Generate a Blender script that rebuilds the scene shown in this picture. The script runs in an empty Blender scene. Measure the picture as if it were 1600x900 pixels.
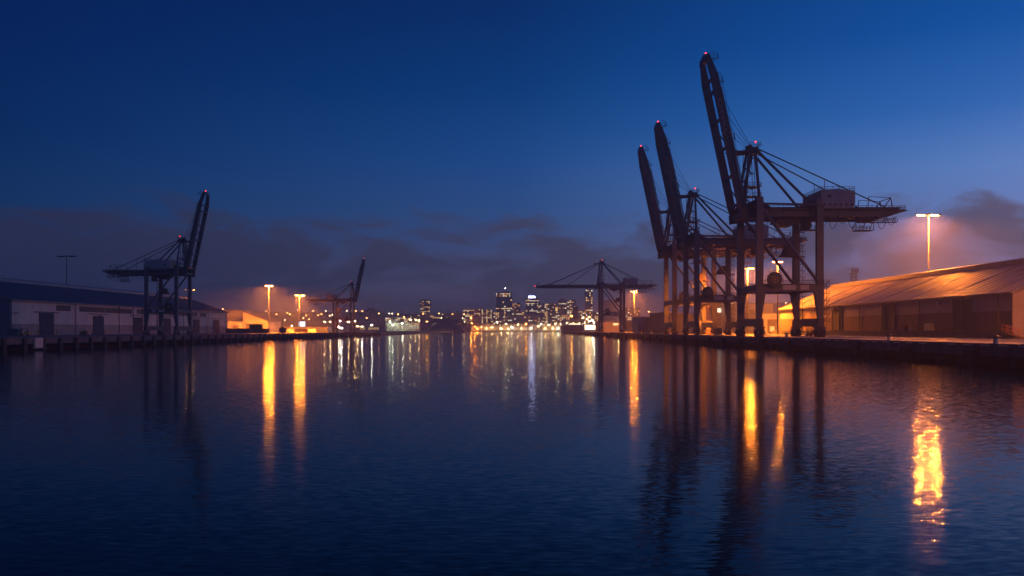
import bpy, bmesh, math, random
from mathutils import Vector, Matrix
R = math.radians
rng = random.Random(7)
S = bpy.context.scene
COL = S.collection
F, HZ, EYE, DECK = 1386.0, 515.0, 5.4, 3.2      # focal length in photo pixels, horizon row, eye height, quay height

def PX(x, Y): return (x - 800) * Y / F          # sideways metres of a photo column at distance Y
def PZ(y, Y): return EYE + (HZ - y) * Y / F     # height of a photo row at distance Y
def YD(x, X): return F * X / (x - 800)          # distance at which the line at sideways X meets column x

# ------------------------------------------------------------------ materials
def mat(name, col, rough=.6, metal=0, var=.25, scale=.6, bump=0, bscale=4, corr=None, streak=0, spec=.5):
    m = bpy.data.materials.new(name); m.use_nodes = True
    nt = m.node_tree; n = nt.nodes; l = nt.links; b = n['Principled BSDF']
    b.inputs['Roughness'].default_value = rough; b.inputs['Metallic'].default_value = metal
    b.inputs['Specular IOR Level'].default_value = spec
    tc = n.new('ShaderNodeTexCoord')
    no = n.new('ShaderNodeTexNoise'); no.inputs['Scale'].default_value = scale; no.inputs['Detail'].default_value = 6
    no.inputs['Roughness'].default_value = .65
    if streak:
        mp = n.new('ShaderNodeMapping'); mp.inputs['Scale'].default_value = streak if isinstance(streak, tuple) else (1, 1, streak)
        l.new(tc.outputs['Object'], mp.inputs[0]); l.new(mp.outputs[0], no.inputs['Vector'])
    else:
        l.new(tc.outputs['Object'], no.inputs['Vector'])
    mr = n.new('ShaderNodeMapRange'); mr.inputs[1].default_value = .3; mr.inputs[2].default_value = .7
    mr.inputs[3].default_value = 1 - var; mr.inputs[4].default_value = 1 + var
    l.new(no.outputs['Fac'], mr.inputs[0])
    mx = n.new('ShaderNodeVectorMath'); mx.operation = 'SCALE'; mx.inputs[0].default_value = col
    l.new(mr.outputs[0], mx.inputs['Scale']); l.new(mx.outputs[0], b.inputs['Base Color'])
    h = None
    if corr:
        wv = n.new('ShaderNodeTexWave'); wv.bands_direction = corr[0]; wv.inputs['Scale'].default_value = corr[1]
        l.new(tc.outputs['Object'], wv.inputs['Vector']); h = wv.outputs['Fac']
    elif bump:
        nb = n.new('ShaderNodeTexNoise'); nb.inputs['Scale'].default_value = bscale; nb.inputs['Detail'].default_value = 4
        l.new(tc.outputs['Object'], nb.inputs['Vector']); h = nb.outputs['Fac']
    if h is not None:
        bp = n.new('ShaderNodeBump'); bp.inputs['Strength'].default_value = bump or .5; bp.inputs['Distance'].default_value = .05
        l.new(h, bp.inputs['Height']); l.new(bp.outputs[0], b.inputs['Normal'])
    return m

def emit(name, col, strength, sample=True):
    m = bpy.data.materials.new(name); m.use_nodes = True
    nt = m.node_tree; nt.nodes.clear()
    e = nt.nodes.new('ShaderNodeEmission'); o = nt.nodes.new('ShaderNodeOutputMaterial')
    e.inputs[0].default_value = (*col, 1); e.inputs[1].default_value = strength
    nt.links.new(e.outputs[0], o.inputs[0])
    m.cycles.emission_sampling = 'FRONT' if sample else 'NONE'
    return m

SOD, WARM, WHITE, GREEN = (1, .235, .016), (1, .55, .18), (1, .9, .72), (.85, 1, .68)
M = dict(
    steel=mat('crane steel', (.13, .115, .115), .5, 0, .3, .35, streak=.25),
    steel_dark=mat('crane dark steel', (.06, .056, .058), .5, 0, .3, .4),
    house=mat('machinery house paint', (.42, .36, .34), .55, 0, .22, .3, streak=.3),
    pale=mat('pale painted board', (.62, .56, .5), .5, 0, .12, 1),
    letter=mat('faded pale lettering', (.6, .36, .3), .6),
    rust=mat('rusty steel', (.17, .09, .055), .75, 0, .4, 1.2),
    yellow=mat('yellow safety paint', (.55, .33, .05), .5, 0, .2, 1),
    orange=mat('orange safety paint', (.55, .17, .04), .5, 0, .2, 1),
    galv=mat('galvanised steel', (.36, .36, .36), .42, .5, .2, .8),
    mast=mat('dull grey mast paint', (.1, .1, .1), .7, 0, .2, .5),
    rubber=mat('black rubber', (.018, .018, .018), .8),
    cable=mat('black cable', (.02, .02, .022), .6),
    concrete=mat('quay concrete', (.27, .25, .235), .62, 0, .3, .12, bump=.3, bscale=3),
    conc_dark=mat('weathered concrete', (.12, .11, .105), .8, 0, .45, .5, bump=.4, bscale=2, streak=.3),
    asphalt=mat('yard asphalt', (.09, .085, .08), .55, 0, .35, .08, bump=.3, bscale=5),
    timber=mat('wet black timber', (.035, .03, .027), .7, 0, .45, 1.2, bump=.4, bscale=5),
    roof_l=mat('dark slate blue roofing', (.05, .052, .058), .55, 0, .25, .15, corr=('Y', .9), bump=.5),
    roof_r=mat('weathered iron roofing', (.36, .29, .25), .52, .15, .38, .16, corr=('Y', .9), bump=.6, streak=(.12, 1, .12)),
    roof_rust=mat('rusted roof sheet', (.27, .17, .12), .7, 0, .4, .5), roof_pale=mat('newer roof sheet', (.44, .39, .35), .55, .1, .2, .5),
    cap=mat('ridge capping', (.3, .25, .22), .5, .2, .25, .3),
    wall_l=mat('off white wall cladding', (.8, .64, .52), .6, 0, .16, .18, corr=('Y', 1.2), bump=.3),
    wall_r=mat('pinkish grey wall cladding', (.45, .34, .3), .65, 0, .18, .15, corr=('Y', 1.2), bump=.3),
    low_l=mat('stained lower wall', (.42, .32, .26), .7, 0, .3, .4),
    low_r=mat('dark brick lower wall', (.2, .115, .085), .75, 0, .3, .4),
    gable=mat('gable cladding', (.42, .33, .27), .6, 0, .18, .2, corr=('X', 1.2), bump=.3),
    gable_blue=mat('blue grey gable cladding', (.1, .13, .17), .6, 0, .2, .2, corr=('X', 1.2), bump=.3),
    door=mat('roller door', (.05, .042, .042), .8, 0, .2, .3, corr=('Z', 2.5), bump=.4),
    door_blue=mat('blue grey sliding door', (.055, .06, .085), .8, 0, .2, .3, corr=('Y', 1.5), bump=.4),
    door_red=mat('dull red door', (.12, .035, .03), .8, 0, .25, .4, corr=('Y', 1.5), bump=.4),
    fibre=mat('brown translucent sheeting', (.15, .1, .06), .7, 0, .3, .6, corr=('Y', 2), bump=.3),
    shed=mat('cream shed cladding', (.56, .5, .42), .6, 0, .18, .15, corr=('X', 1.2), bump=.3),
    shed_dark=mat('brown grey shed cladding', (.17, .13, .115), .65, 0, .25, .2, corr=('Y', 1.2), bump=.3),
    box_brown=mat('brown container paint', (.17, .085, .055), .6, 0, .3, .5, corr=('X', 1.8), bump=.5),
    box_white=mat('white container paint', (.6, .57, .52), .5, 0, .2, .5, corr=('X', 1.8), bump=.5),
    box_blue=mat('dark blue container paint', (.04, .05, .12), .5, 0, .25, .5, corr=('X', 1.8), bump=.5),
    box_teal=mat('teal painted steel', (.03, .12, .12), .5, 0, .25, .6),
    card=mat('brown cardboard', (.4, .2, .085), .8, 0, .2, 1),
    city_a=mat('dark tower cladding', (.13, .1, .1), .5, 0, .2, .05),
    city_b=mat('brown office facade', (.3, .22, .19), .6, 0, .25, .06),
    city_c=mat('beige office facade', (.5, .4, .33), .6, 0, .2, .06),
    city_d=mat('grey office facade', (.32, .27, .26), .6, 0, .2, .06),
    glassy=mat('dark window glass', (.02, .022, .028), .15),
    hull=mat('dark red hull paint', (.13, .055, .05), .5, 0, .3, .1, streak=.3),
    ship=mat('white ship paint', (.6, .56, .52), .5, 0, .15, .2),
    funnel=mat('dark funnel paint', (.1, .08, .085), .5),
    hill=mat('hill scrub', (.035, .038, .026), .95, 0, .6, .02, bump=.6, bscale=.05),
    leaf=mat('dark foliage', (.045, .06, .03), .8, 0, .5, .5),
    bark=mat('bark', (.06, .045, .035), .9),
    shore=mat('harbour wall stone', (.12, .1, .09), .85, 0, .4, .1),
    e_mast=emit('sodium floodlight', SOD, 16500), e_mast_low=emit('low sodium floodlight', SOD, 18000),
    e_mast_pale=emit('pale floodlight', (1, .45, .12), 110), e_mast_small=emit('small sodium floodlight', SOD, 5000),
    e_sod=emit('sodium lamp', SOD, 900), e_warm=emit('warm lamp', WARM, 420),
    e_white=emit('white lamp', WHITE, 550), e_green=emit('greenish lamp', GREEN, 900),
    e_hill=emit('hill lamp', (1, .42, .12), 30),
    e_hill_w=emit('pale hill lamp', (1, .75, .45), 22),
    e_win=emit('lit window', (1, .6, .24), 2.4, False), e_win_o=emit('amber window', (1, .38, .09), 2.0, False),
    e_win_w=emit('white window', (1, .85, .62), 2.6, False),
    e_hall=emit('warm hall window', (1, .58, .22), .75, False), e_hall_w=emit('pale hall window', (1, .88, .6), .8, False),
    e_sign=emit('lit blue white sign', (.5, .55, 1), 40), e_shed=emit('shed lighting', (1, .72, .36), 7),
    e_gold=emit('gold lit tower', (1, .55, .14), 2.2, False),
    e_red=emit('red warning lamp', (1, .04, .05), 5), e_screen=emit('pale screen', (.75, .85, 1), 2.5),
)

# ------------------------------------------------------------------ mesh builder
class MB:
    def __init__(s, xf=None): s.v = []; s.f = []; s.xf = xf
    def add(s, vs, fs):
        o = len(s.v); s.v += [tuple(p) for p in vs]; s.f += [tuple(i + o for i in f) for f in fs]; return s
    def hexa(s, p): return s.add(p, [(0, 3, 2, 1), (4, 5, 6, 7), (0, 1, 5, 4), (1, 2, 6, 5), (2, 3, 7, 6), (3, 0, 4, 7)])
    def box(s, x0, x1, y0, y1, z0, z1):
        return s.hexa([(x0, y0, z0), (x1, y0, z0), (x1, y1, z0), (x0, y1, z0), (x0, y0, z1), (x1, y0, z1), (x1, y1, z1), (x0, y1, z1)])
    def bar(s, p, q, w, h=None, up=(0, 0, 1)):
        p, q = Vector(p), Vector(q); d = (q - p).normalized(); u = Vector(up)
        if abs(d.dot(u)) > .98: u = Vector((0, 1, 0))
        a = d.cross(u).normalized(); b = a.cross(d); h = h or w; a = a * w / 2; b = b * h / 2
        return s.hexa([p - a - b, p + a - b, p + a + b, p - a + b, q - a - b, q + a - b, q + a + b, q - a + b])
    def tube(s, p, q, r, r2=None, n=8):
        p, q = Vector(p), Vector(q); d = (q - p).normalized(); u = Vector((0, 0, 1)) if abs(d.z) < .95 else Vector((1, 0, 0))
        a = d.cross(u).normalized(); b = d.cross(a); r2 = r if r2 is None else r2
        vs = []
        for c, rr in ((p, r), (q, r2)):
            vs += [c + (a * math.cos(t) + b * math.sin(t)) * rr for t in (2 * math.pi * k / n for k in range(n))]
        fs = [(k, (k + 1) % n, n + (k + 1) % n, n + k) for k in range(n)] + [tuple(range(n))[::-1], tuple(range(n, 2 * n))]
        return s.add(vs, fs)
    def path(s, pts, r, n=5):
        pts = [Vector(p) for p in pts]; vs = []; fs = []
        for i, p in enumerate(pts):
            d = (pts[min(i + 1, len(pts) - 1)] - pts[max(i - 1, 0)]).normalized()
            u = Vector((0, 1, 0)) if abs(d.y) < .9 else Vector((1, 0, 0)); a = d.cross(u).normalized(); b = d.cross(a)
            vs += [p + (a * math.cos(t) + b * math.sin(t)) * r for t in (2 * math.pi * k / n for k in range(n))]
        for i in range(len(pts) - 1):
            fs += [(i * n + k, i * n + (k + 1) % n, (i + 1) * n + (k + 1) % n, (i + 1) * n + k) for k in range(n)]
        fs += [tuple(range(n))[::-1], tuple(range((len(pts) - 1) * n, len(pts) * n))]
        return s.add(vs, fs)
    def prism(s, poly, off):
        n = len(poly); off = Vector(off); a = [Vector(p) for p in poly]
        return s.add(a + [p + off for p in a], [tuple(range(n))[::-1], tuple(range(n, 2 * n))] + [(k, (k + 1) % n, n + (k + 1) % n, n + k) for k in range(n)])
    def ring(s, c, axis, r, t, n=24):          # a torus-like band
        c = Vector(c); ax = Vector(axis).normalized(); u = Vector((0, 0, 1)) if abs(ax.z) < .9 else Vector((1, 0, 0))
        a = ax.cross(u).normalized(); b = ax.cross(a); m = 4; vs = []; fs = []
        for k in range(n):
            d = a * math.cos(2 * math.pi * k / n) + b * math.sin(2 * math.pi * k / n)
            vs += [c + d * (r + t * math.cos(q)) + ax * t * math.sin(q) for q in (math.pi * (2 * j + 1) / m for j in range(m))]
        for k in range(n):
            for j in range(m): fs.append((k * m + j, k * m + (j + 1) % m, ((k + 1) % n) * m + (j + 1) % m, ((k + 1) % n) * m + j))
        return s.add(vs, fs)
    def ball(s, c, r, nu=10, nv=6, sq=1):
        c = Vector(c); vs = [c + Vector((0, 0, r * sq))]
        for j in range(1, nv):
            for k in range(nu):
                t, p = math.pi * j / nv, 2 * math.pi * k / nu
                vs.append(c + Vector((r * math.sin(t) * math.cos(p), r * math.sin(t) * math.sin(p), r * sq * math.cos(t))))
        vs.append(c - Vector((0, 0, r * sq))); e = len(vs) - 1; fs = []
        for k in range(nu):
            fs.append((0, 1 + k, 1 + (k + 1) % nu)); b = 1 + (nv - 2) * nu; fs.append((e, b + (k + 1) % nu, b + k))
            for j in range(nv - 2): o = 1 + j * nu; fs.append((o + k, o + nu + k, o + nu + (k + 1) % nu, o + (k + 1) % nu))
        return s.add(vs, fs)
    def rail(s, p, q, h=1.1, step=2.5, r=.05, up=(0, 0, 1)):     # handrail: posts and two rails
        p, q, u = Vector(p), Vector(q), Vector(up); n = max(1, round((q - p).length / step))
        for k in range(n + 1): c = p.lerp(q, k / n); s.bar(c, c + u * h, r * 2)
        s.bar(p + u * h, q + u * h, r * 2, up=(.1, .2, 1)); s.bar(p + u * h * .5, q + u * h * .5, r * 1.5, up=(.1, .2, 1))
        return s
    def build(s, name, m, parent=None, smooth=False):
        me = bpy.data.meshes.new(name)
        me.from_pydata([s.xf(p) for p in s.v] if s.xf else s.v, [], s.f)
        bm = bmesh.new(); bm.from_mesh(me); bmesh.ops.recalc_face_normals(bm, faces=bm.faces); bm.to_mesh(me); bm.free()
        me.materials.append(M[m] if isinstance(m, str) else m)
        if smooth: me.shade_smooth()
        o = bpy.data.objects.new(name, me); COL.objects.link(o)
        if parent: o.parent = parent
        return o

def tag(o, label, cat, group=None):
    o['label'] = label; o['category'] = cat
    if group: o['group'] = group
    return o
def thing(name, label, cat, loc=(0, 0, 0), rz=0, group=None):
    o = bpy.data.objects.new(name, None); o.empty_display_size = .5; COL.objects.link(o)
    o.location = loc; o.rotation_euler.z = rz
    return tag(o, label, cat, group)
def struct(o, kind='structure'): o['kind'] = kind; return o
def kids(o): return [c for c in bpy.data.objects if c.parent == o]
def dup(o, loc=None, label=None, parent=None, tree=None):
    tree = tree if tree is not None else {}
    if not tree:
        for c in bpy.data.objects:
            if c.parent: tree.setdefault(c.parent.name, []).append(c)
    c = o.copy(); COL.objects.link(c)
    if parent: c.parent = parent
    if loc is not None: c.location = loc
    if label: c['label'] = label
    for ch in tree.get(o.name, []): dup(ch, None, None, c, tree)
    return c

# ------------------------------------------------------------------ container cranes
def crane(label, loc, s=1., mx=1, lean=.205, house=(19.6, 30., 39.9, 45.2), g=18.2, letters=True, group=None, rear=44., detail=True):
    root = thing('container_crane', label, 'crane', loc, 0, group)
    T = lambda p: (mx * p[0] * s, p[1] * s, p[2] * s)
    B = lambda: MB(T)
    a = 11.2
    for x, sg in ((0, 1), (g, -1)):
        for y in (-a, a):
            b = B(); wx, wy = (1.0, .85)
            b.box(x - wx, x + wx, y - wy, y + wy, 14.01, 42.4 if x == 0 else 40.2)
            o, t, bt = x - sg * wx, x + sg * 1.75, x + sg * .5
            b.hexa([(o, y - .75, 5.5), (bt, y - .75, 5.5), (bt, y + .75, 5.5), (o, y + .75, 5.5),
                    (o, y - wy - .05, 14), (t, y - wy - .05, 14), (t, y + wy + .05, 14), (o, y + wy + .05, 14)])
            b.build('leg', 'steel', root)
            for k in (-1, 1):                                   # two bogies a corner
                c = B(); yc = y + k * 2.4
                c.prism([(x - .45, yc - 2.1, 1.0), (x - .45, yc + 2.1, 1.0), (x - .45, yc + 1.5, 2.0), (x - .45, yc + .4, 2.9), (x - .45, yc - .4, 2.9), (x - .45, yc - 1.5, 2.0)], (.9, 0, 0))
                c.box(x - .8, x + .8, yc - .5, yc + .2, 1.2, 1.9)
                c.box(x - 1.1, x - .82, yc - .9, yc + .5, .9, 2.2); c.bar((x + .6, yc - 1.6, 1.2), (x + .6, yc + 1.6, 2.4), .14); c.tube((x, yc + k * 2.1, 1.3), (x, yc + k * 2.9, 1.3), .22)
                bo = c.build('bogie', 'steel_dark', root)
                d = B(); d.box(x - 1.18, x - 1.105, yc - .5, yc + .1, 1.3, 1.8); d.build('service_plate', 'pale', bo)
                for w in (-1.3, 1.3):
                    d = B(); d.tube((x - .3, yc + w, .62), (x + .3, yc + w, .62), .6, n=14); d.tube((x - .62, yc + w, .62), (x + .62, yc + w, .62), .2)
                    d.build('wheel', 'rust', bo)
        b = B(); b.box(x - .85, x + .85, -a - 1.6, a + 1.6, 3.1, 5.5); b.box(x - .6, x + .6, -a - 4, -a + 4, 2.5, 3.09); b.box(x - .6, x + .6, a - 4, a + 4, 2.5, 3.09)
        b.build('sill_beam', 'steel_dark', root)
        b = B(); b.box(x - .7, x + .7, -a + .84, a - .84, 13.9, 15.9); b.build('tie_beam', 'steel', root)
        b = B(); b.box(x - .9, x + .9, -a + .84, a - .84, 39.95, 41.9); b.build('upper_cross_beam', 'steel', root)
    for y in (-a, a):
        b = B(); b.box(1.0, g - 1.0, y - .7, y + .7, 13.85, 15.95)
        b.prism([(1.0, y - .65, 13.85), (2.3, y - .65, 13.85), (1.0, y - .65, 12.6)], (0, 1.3, 0))
        b.prism([(g - 1, y - .65, 13.85), (g - 2.3, y - .65, 13.85), (g - 1, y - .65, 12.6)], (0, 1.3, 0))
        pb = b.build('portal_beam', 'steel', root)
        b = B(); b.box(1.2, g + 2.6, y - 1.3, y + .9, 15.96, 16.06); b.rail((1.2, y - 1.2, 16.06), (g + 2.6, y - 1.2, 16.06), 1.1, 1.6); b.rail((1.2, y + .8, 16.06), (g - 1, y + .8, 16.06), 1.1, 1.6)
        b.build('walkway', 'steel_dark', pb)
        if y < 0 and detail:
            for x0, x1 in ((6.9, 10.8), (12.2, 14.8)):
                b = B(); b.box(x0, x1, y - .78, y - .703, 14.25, 15.7); sp = b.build('sign_panel', 'pale', pb)
        b = B(); b.tube((1, y, 40.4), (g - .9, y, 40.1), .32); b.build('upper_tie', 'steel', root)
        b = B(); b.tube((.9, y, 38.8), (g - .7, y, 17.0), .5, n=10); b.build('brace', 'steel', root)
        # girder
        gy = y * .6
        b = B(); b.box(-3.4, rear - 3, gy - .6, gy + .6, 37.0, 39.9)
        b.prism([(rear - 3, gy - .6, 37.0), (rear, gy - .6, 38.2), (rear, gy - .6, 39.9), (rear - 3, gy - .6, 39.9)], (0, 1.2, 0))
        gi = b.build('girder', 'steel', root)
        sgy = 1 if y > 0 else -1
        b = B(); b.box(-2, rear + 1.5, *sorted((gy + sgy * .6, gy + sgy * 1.7)), 38.9, 39.0); b.rail((-2, gy + sgy * 1.6, 39), (rear + 1.5, gy + sgy * 1.6, 39), 1.2, 1.7)
        b.build('walkway', 'steel_dark', gi)
        # stays: heavy backstay to the landside legs, light stay to the girder end
        b = B(); b.tube((1.4, y * .2, 58.6), (g - 1.2, y * .5, 41.6), .42, n=10); b.build('backstay', 'steel', root)
        b = B(); b.tube((1.6, y * .22, 58.9), (rear - 4, gy, 40), .2, n=6)
        for xx in (22, 26.5):
            zz = 58.9 + (40 - 58.9) * (xx - 1.6) / (rear - 5.6); yy = y * .22 + (gy - y * .22) * (xx - 1.6) / (rear - 5.6)
            if detail: b.bar((xx, yy, 40), (xx, yy, zz), .16)
        b.build('long_stay', 'steel_dark', root)
        # front legs of the apex frame
        b = B(); b.tube((0, y * .97, 42.4), (1.3, y * .17, 58.2), .5, .42, n=10); b.build('apex_leg', 'steel', root)
        b = B(); b.tube((-2.8, y * .45, 39.9), (-.6, y * .14, 58), .45, .4, n=10); b.build('apex_leg', 'steel', root)
    for x in (10, 33, rear - 2):
        b = B(); b.box(x - .5, x + .5, -6.1, 6.1, 37.6, 39.0); b.build('girder_cross_beam', 'steel', root)
    # apex head
    b = B(); b.prism([(-1.9, -2.4, 57.6), (1.9, -2.4, 57.6), (2.3, -2.4, 59.4), (-.6, -2.4, 59.4)], (0, 4.8, 0)); b.box(-5.6, 2.9, -3, 3, 57.9, 58.15)
    b.bar((-5.2, -2, 57.2), (-1, -2, 58), .4); b.bar((-5.2, 2, 57.2), (-1, 2, 58), .4); b.bar((-5.3, -3, 58.3), (-5.3, 3, 58.3), .5)
    b.rail((2.8, -2.9, 59.4), (2.8, 2.9, 59.4), 1.3, 1.4); b.rail((-.6, -2.9, 59.4), (2.8, -2.9, 59.4), 1.3, 1.2); b.rail((-.6, 2.9, 59.4), (2.8, 2.9, 59.4), 1.3, 1.2)
    for y in (-1.3, 0, 1.3): b.tube((-.3, y - .2, 59.6), (-.3, y + .2, 59.6), .75, n=14)
    ah = b.build('apex_head', 'steel_dark', root)
    b = B(); b.ball((1.2, -2.5, 60.9), .3); b.build('warning_light', 'e_red', ah)
    # stair tower inside the apex frame
    b = B(); k = 0; z = 42.
    while z < 57:
        x0, x1 = (-1.6, 1.0) if k % 2 else (1.0, -1.6); b.bar((x0, 1.6, z), (x1, 1.6, z + 2.4), .9, .15); b.box(min(x1, x1 + .4), max(x1, x1 + .4), -.5, 2.2, z + 2.3, z + 2.45)
        b.rail((x0, 2.1, z), (x1, 2.1, z + 2.4), 1, 2, .04); z += 2.4; k += 1
    for x, y in ((-1.8, -.6), (1.6, -.6), (-1.8, 2.3), (1.6, 2.3)): b.bar((x, y, 41.5), (x * .8, y, 57.5), .18)
    for zz in (44, 47, 50): b.box(-1.8, 3.2, -2.5, 2.5, zz, zz + .12) if zz < 48 else None
    for zz in (44.1, 47.1): b.rail((3.1, -2.4, zz), (3.1, 2.4, zz), 1.1, 1.2); b.rail((-1.7, -2.4, zz), (3.1, -2.4, zz), 1.1, 1.2)
    b.build('stair_tower', 'steel_dark', root)
    # hinge block
    b = B(); b.prism([(-4.6, -7.5, 36.2), (1, -7.5, 36.9), (4.5, -7.5, 40), (.8, -7.5, 42.6), (-2.8, -7.5, 41), (-4.8, -7.5, 39)], (0, 1.1, 0))
    b.prism([(-4.6, 6.4, 36.2), (1, 6.4, 36.9), (4.5, 6.4, 40), (.8, 6.4, 42.6), (-2.8, 6.4, 41), (-4.8, 6.4, 39)], (0, 1.1, 0)); b.box(-4.2, -3.2, -6.39, 6.39, 37.2, 38.6)
    b.build('hinge_bracket', 'steel_dark', root)
    # machinery house
    x0, x1, z0, z1 = house
    b = B(); b.prism([(x0 + .8, -8.6, z0 - .6), (x1 - .8, -8.6, z0 - .6), (x1, -8.6, z0 + .9), (x1, -8.6, z1 - .5), ((x0 + x1) / 2, -8.6, z1 + .1), (x0, -8.6, z1 - .2), (x0, -8.6, z0 + .9)], (0, 17.2, 0))
    mh = b.build('machinery_house', 'house', root)
    b = B(); b.box(x0 + 2, x0 + 3.1, -8.7, -8.6, z0 + 2.6, z0 + 3.6); b.build('window', 'glassy', mh)
    b = B()
    for y in (-8.5, 8.5): b.rail((x0 + .1, y, z1 - .3), (x1 - .1, y, z1 - .3), 1.1, 1.6)
    b.rail((x1 - .1, -8.5, z1 - .5), (x1 - .1, 8.5, z1 - .5), 1.1, 1.6); b.rail((x0 + .1, -8.5, z1 - .3), (x0 + .1, 8.5, z1 - .3), 1.1, 1.6)
    b.build('roof_railing', 'steel_dark', mh)
    b = B()
    for k in range(6): xx = x0 + 1 + k * (x1 - x0 - 2) / 5; b.box(xx - .22, xx + .22, -8.95, -8.61, z0 + .2, z0 + .9)
    b.build('vent_hood', 'rust', mh)
    # rear catwalk, hanging cage, end frame
    b = B(); b.box(rear - 11, rear + 1.2, -3.4, -1.8, 35.6, 35.75); b.rail((rear - 11, -3.4, 35.75), (rear + 1.2, -3.4, 35.75), 1.1, 1.3); b.rail((rear - 11, -1.8, 35.75), (rear + 1.2, -1.8, 35.75), 1.1, 1.3)
    for xx in (rear - 11, rear - 7, rear - 3, rear): b.bar((xx, -2.6, 35.7), (xx, -3.8, 37.3), .2)
    b.build('catwalk', 'rust', root)
    b = B(); b.box(rear - 12, rear - 6.5, -4, -1, 33.0, 33.2); b.rail((rear - 12, -4, 33.2), (rear - 6.5, -4, 33.2), 1.2, 1.1); b.rail((rear - 12, -1, 33.2), (rear - 6.5, -1, 33.2), 1.2, 1.1)
    for xx in (rear - 12, rear - 9.5, rear - 6.5): b.bar((xx, -4, 33.2), (xx, -4.2, 37.2), .16); b.bar((xx, -1, 33.2), (xx, -4.1, 37.1), .12)
    b.build('maintenance_cage', 'rust', root)
    b = B(); b.box(rear - .3, rear + 2.4, -8, 8, 38.7, 38.9); b.rail((rear + 2.3, -6.4, 38.9), (rear + 2.3, 6.4, 38.9), 1.2, 1.5); b.rail((rear - .3, -6.4, 38.9), (rear + 2.3, -6.4, 38.9), 1.2, 1.2)
    for y in (-4, 4):
        b.bar((rear - 3.4, y, 39.9), (rear - 1.2, y, 43.2), .25); b.bar((rear - 1.2, y, 43.2), (rear - .6, y, 39.9), .25); b.bar((rear - 1.2, y, 43.2), (rear - 8, y, 43.6), .14); b.bar((rear - 8, y, 43.6), (rear - 8.3, y, 39.9), .18)
    b.bar((rear - 1.2, -4, 43.2), (rear - 1.2, 4, 43.2), .2); b.build('girder_end_frame', 'steel_dark', root)
    # festoon cables
    xs = list(range(int(g) + 1, int(rear) - 2, 3))
    for k, xx in enumerate(xs):
        b = B(); dp = 3.2 + .9 * math.sin(k * 2.3); b.path([(xx + 3 * t / 8, -7.6, 37.1 - dp * (1 - (t / 4 - 1) ** 2) ** .75) for t in range(9)], .09)
        b.build('festoon_cable', 'cable', root)
    # trolley and cab
    b = B(); b.box(7.5, 15.5, -3.6, 3.6, 35.6, 36.9); b.prism([(8.5, -3, 35.6), (14, -3, 35.6), (12.5, -3, 34.6), (10, -3, 34.6)], (0, 6, 0)); tr = b.build('trolley', 'steel_dark', root)
    b = B(); b.prism([(15.8, -3.2, 33.6), (18.0, -3.2, 33.6), (18.6, -3.2, 34.6), (18.2, -3.2, 36.6), (15.8, -3.2, 36.6)], (0, 2.6, 0)); b.box(14, 20.2, -4.2, -.2, 33.2, 33.4); b.rail((14, -4.2, 33.4), (20.2, -4.2, 33.4), 1.1, 1.1); b.build('operator_cab', 'rust', tr)
    # lift landing on the landside leg
    b = B(); b.prism([(g - 5.2, a - 2, 26.2), (g - .9, a - 2, 26.2), (g - .9, a - 2, 29.6), (g - 3.6, a - 2, 29.6)], (0, 2.6, 0)); b.box(g - 6.2, g + 2, a - 3, a + 1, 25.9, 26.15); b.build('lift_landing', 'rust', root)
    # ladders with hoops up the landside legs
    for y in (-a, a):
        b = B(); xx = g + 1.25
        for dx in (0, .7): b.bar((xx + dx, y - .5, 3.2), (xx + dx, y - .5, 39 if y > 0 else 17), .1)
        for k in range(6 if y < 0 else 16): b.box(xx - .15, xx + 1.5, y - 1.1, y + .4, 4.6 + k * 2.1, 4.72 + k * 2.1); b.bar((xx + 1.4, y - 1, 4.7 + k * 2.1), (xx + 1.4, y - 1, 5.8 + k * 2.1), .08); b.bar((xx + .1, y - .7, 4.7 + k * 2.1), (xx + 1.3, y - .7, 6.7 + k * 2.1), .3, .1)
        b.build('ladder', 'rust', root)
    # cable reel on the portal beam
    b = B(); cy = -a - 1.6; c = (4.1, cy, 17.3)
    b.tube((4.1, cy - .35, 17.3), (4.1, cy - .22, 17.3), 2.3, n=32); b.tube((4.1, cy + .22, 17.3), (4.1, cy + .35, 17.3), 2.3, n=32); b.tube((4.1, cy - .22, 17.3), (4.1, cy + .22, 17.3), 1.9, n=32)
    b.prism([(2.8, cy + .35, 15.9), (5.4, cy + .35, 15.9), (4.4, cy + .35, 17.8), (3.8, cy + .35, 17.8)], (0, .5, 0))
    cr = b.build('cable_reel', 'steel_dark', root)
    b = B(); b.ring((4.1, cy - .42, 17.3), (0, 1, 0), .95, .16); b.tube((4.1, cy - .6, 17.3), (4.1, cy - .3, 17.3), .4, n=12); b.build('reel_hub', 'yellow', cr)
    b = B(); b.ring((4.1, cy, 17.3), (0, 1, 0), 2.75, .07, 36)
    for k in range(12): t = k * math.pi / 6; b.bar((4.1 + 2.3 * math.cos(t), cy + .3, 17.3 + 2.3 * math.sin(t)), (4.1 + 2.75 * math.cos(t), cy, 17.3 + 2.75 * math.sin(t)), .07)
    b.build('reel_guard', 'rust', cr)
    # boom: u runs out along the boom, v across its depth
    L = 51.3; dv = Vector((-lean, 0, math.sqrt(1 - lean * lean))) if lean < .9 else Vector((-1, 0, 0))
    nv = Vector((dv.z, 0, -dv.x)); h0 = Vector((-3.7, 0, 38.5))
    U = lambda u, y, v: h0 + dv * u + nv * v + Vector((0, y, 0))
    b = B()
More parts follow.
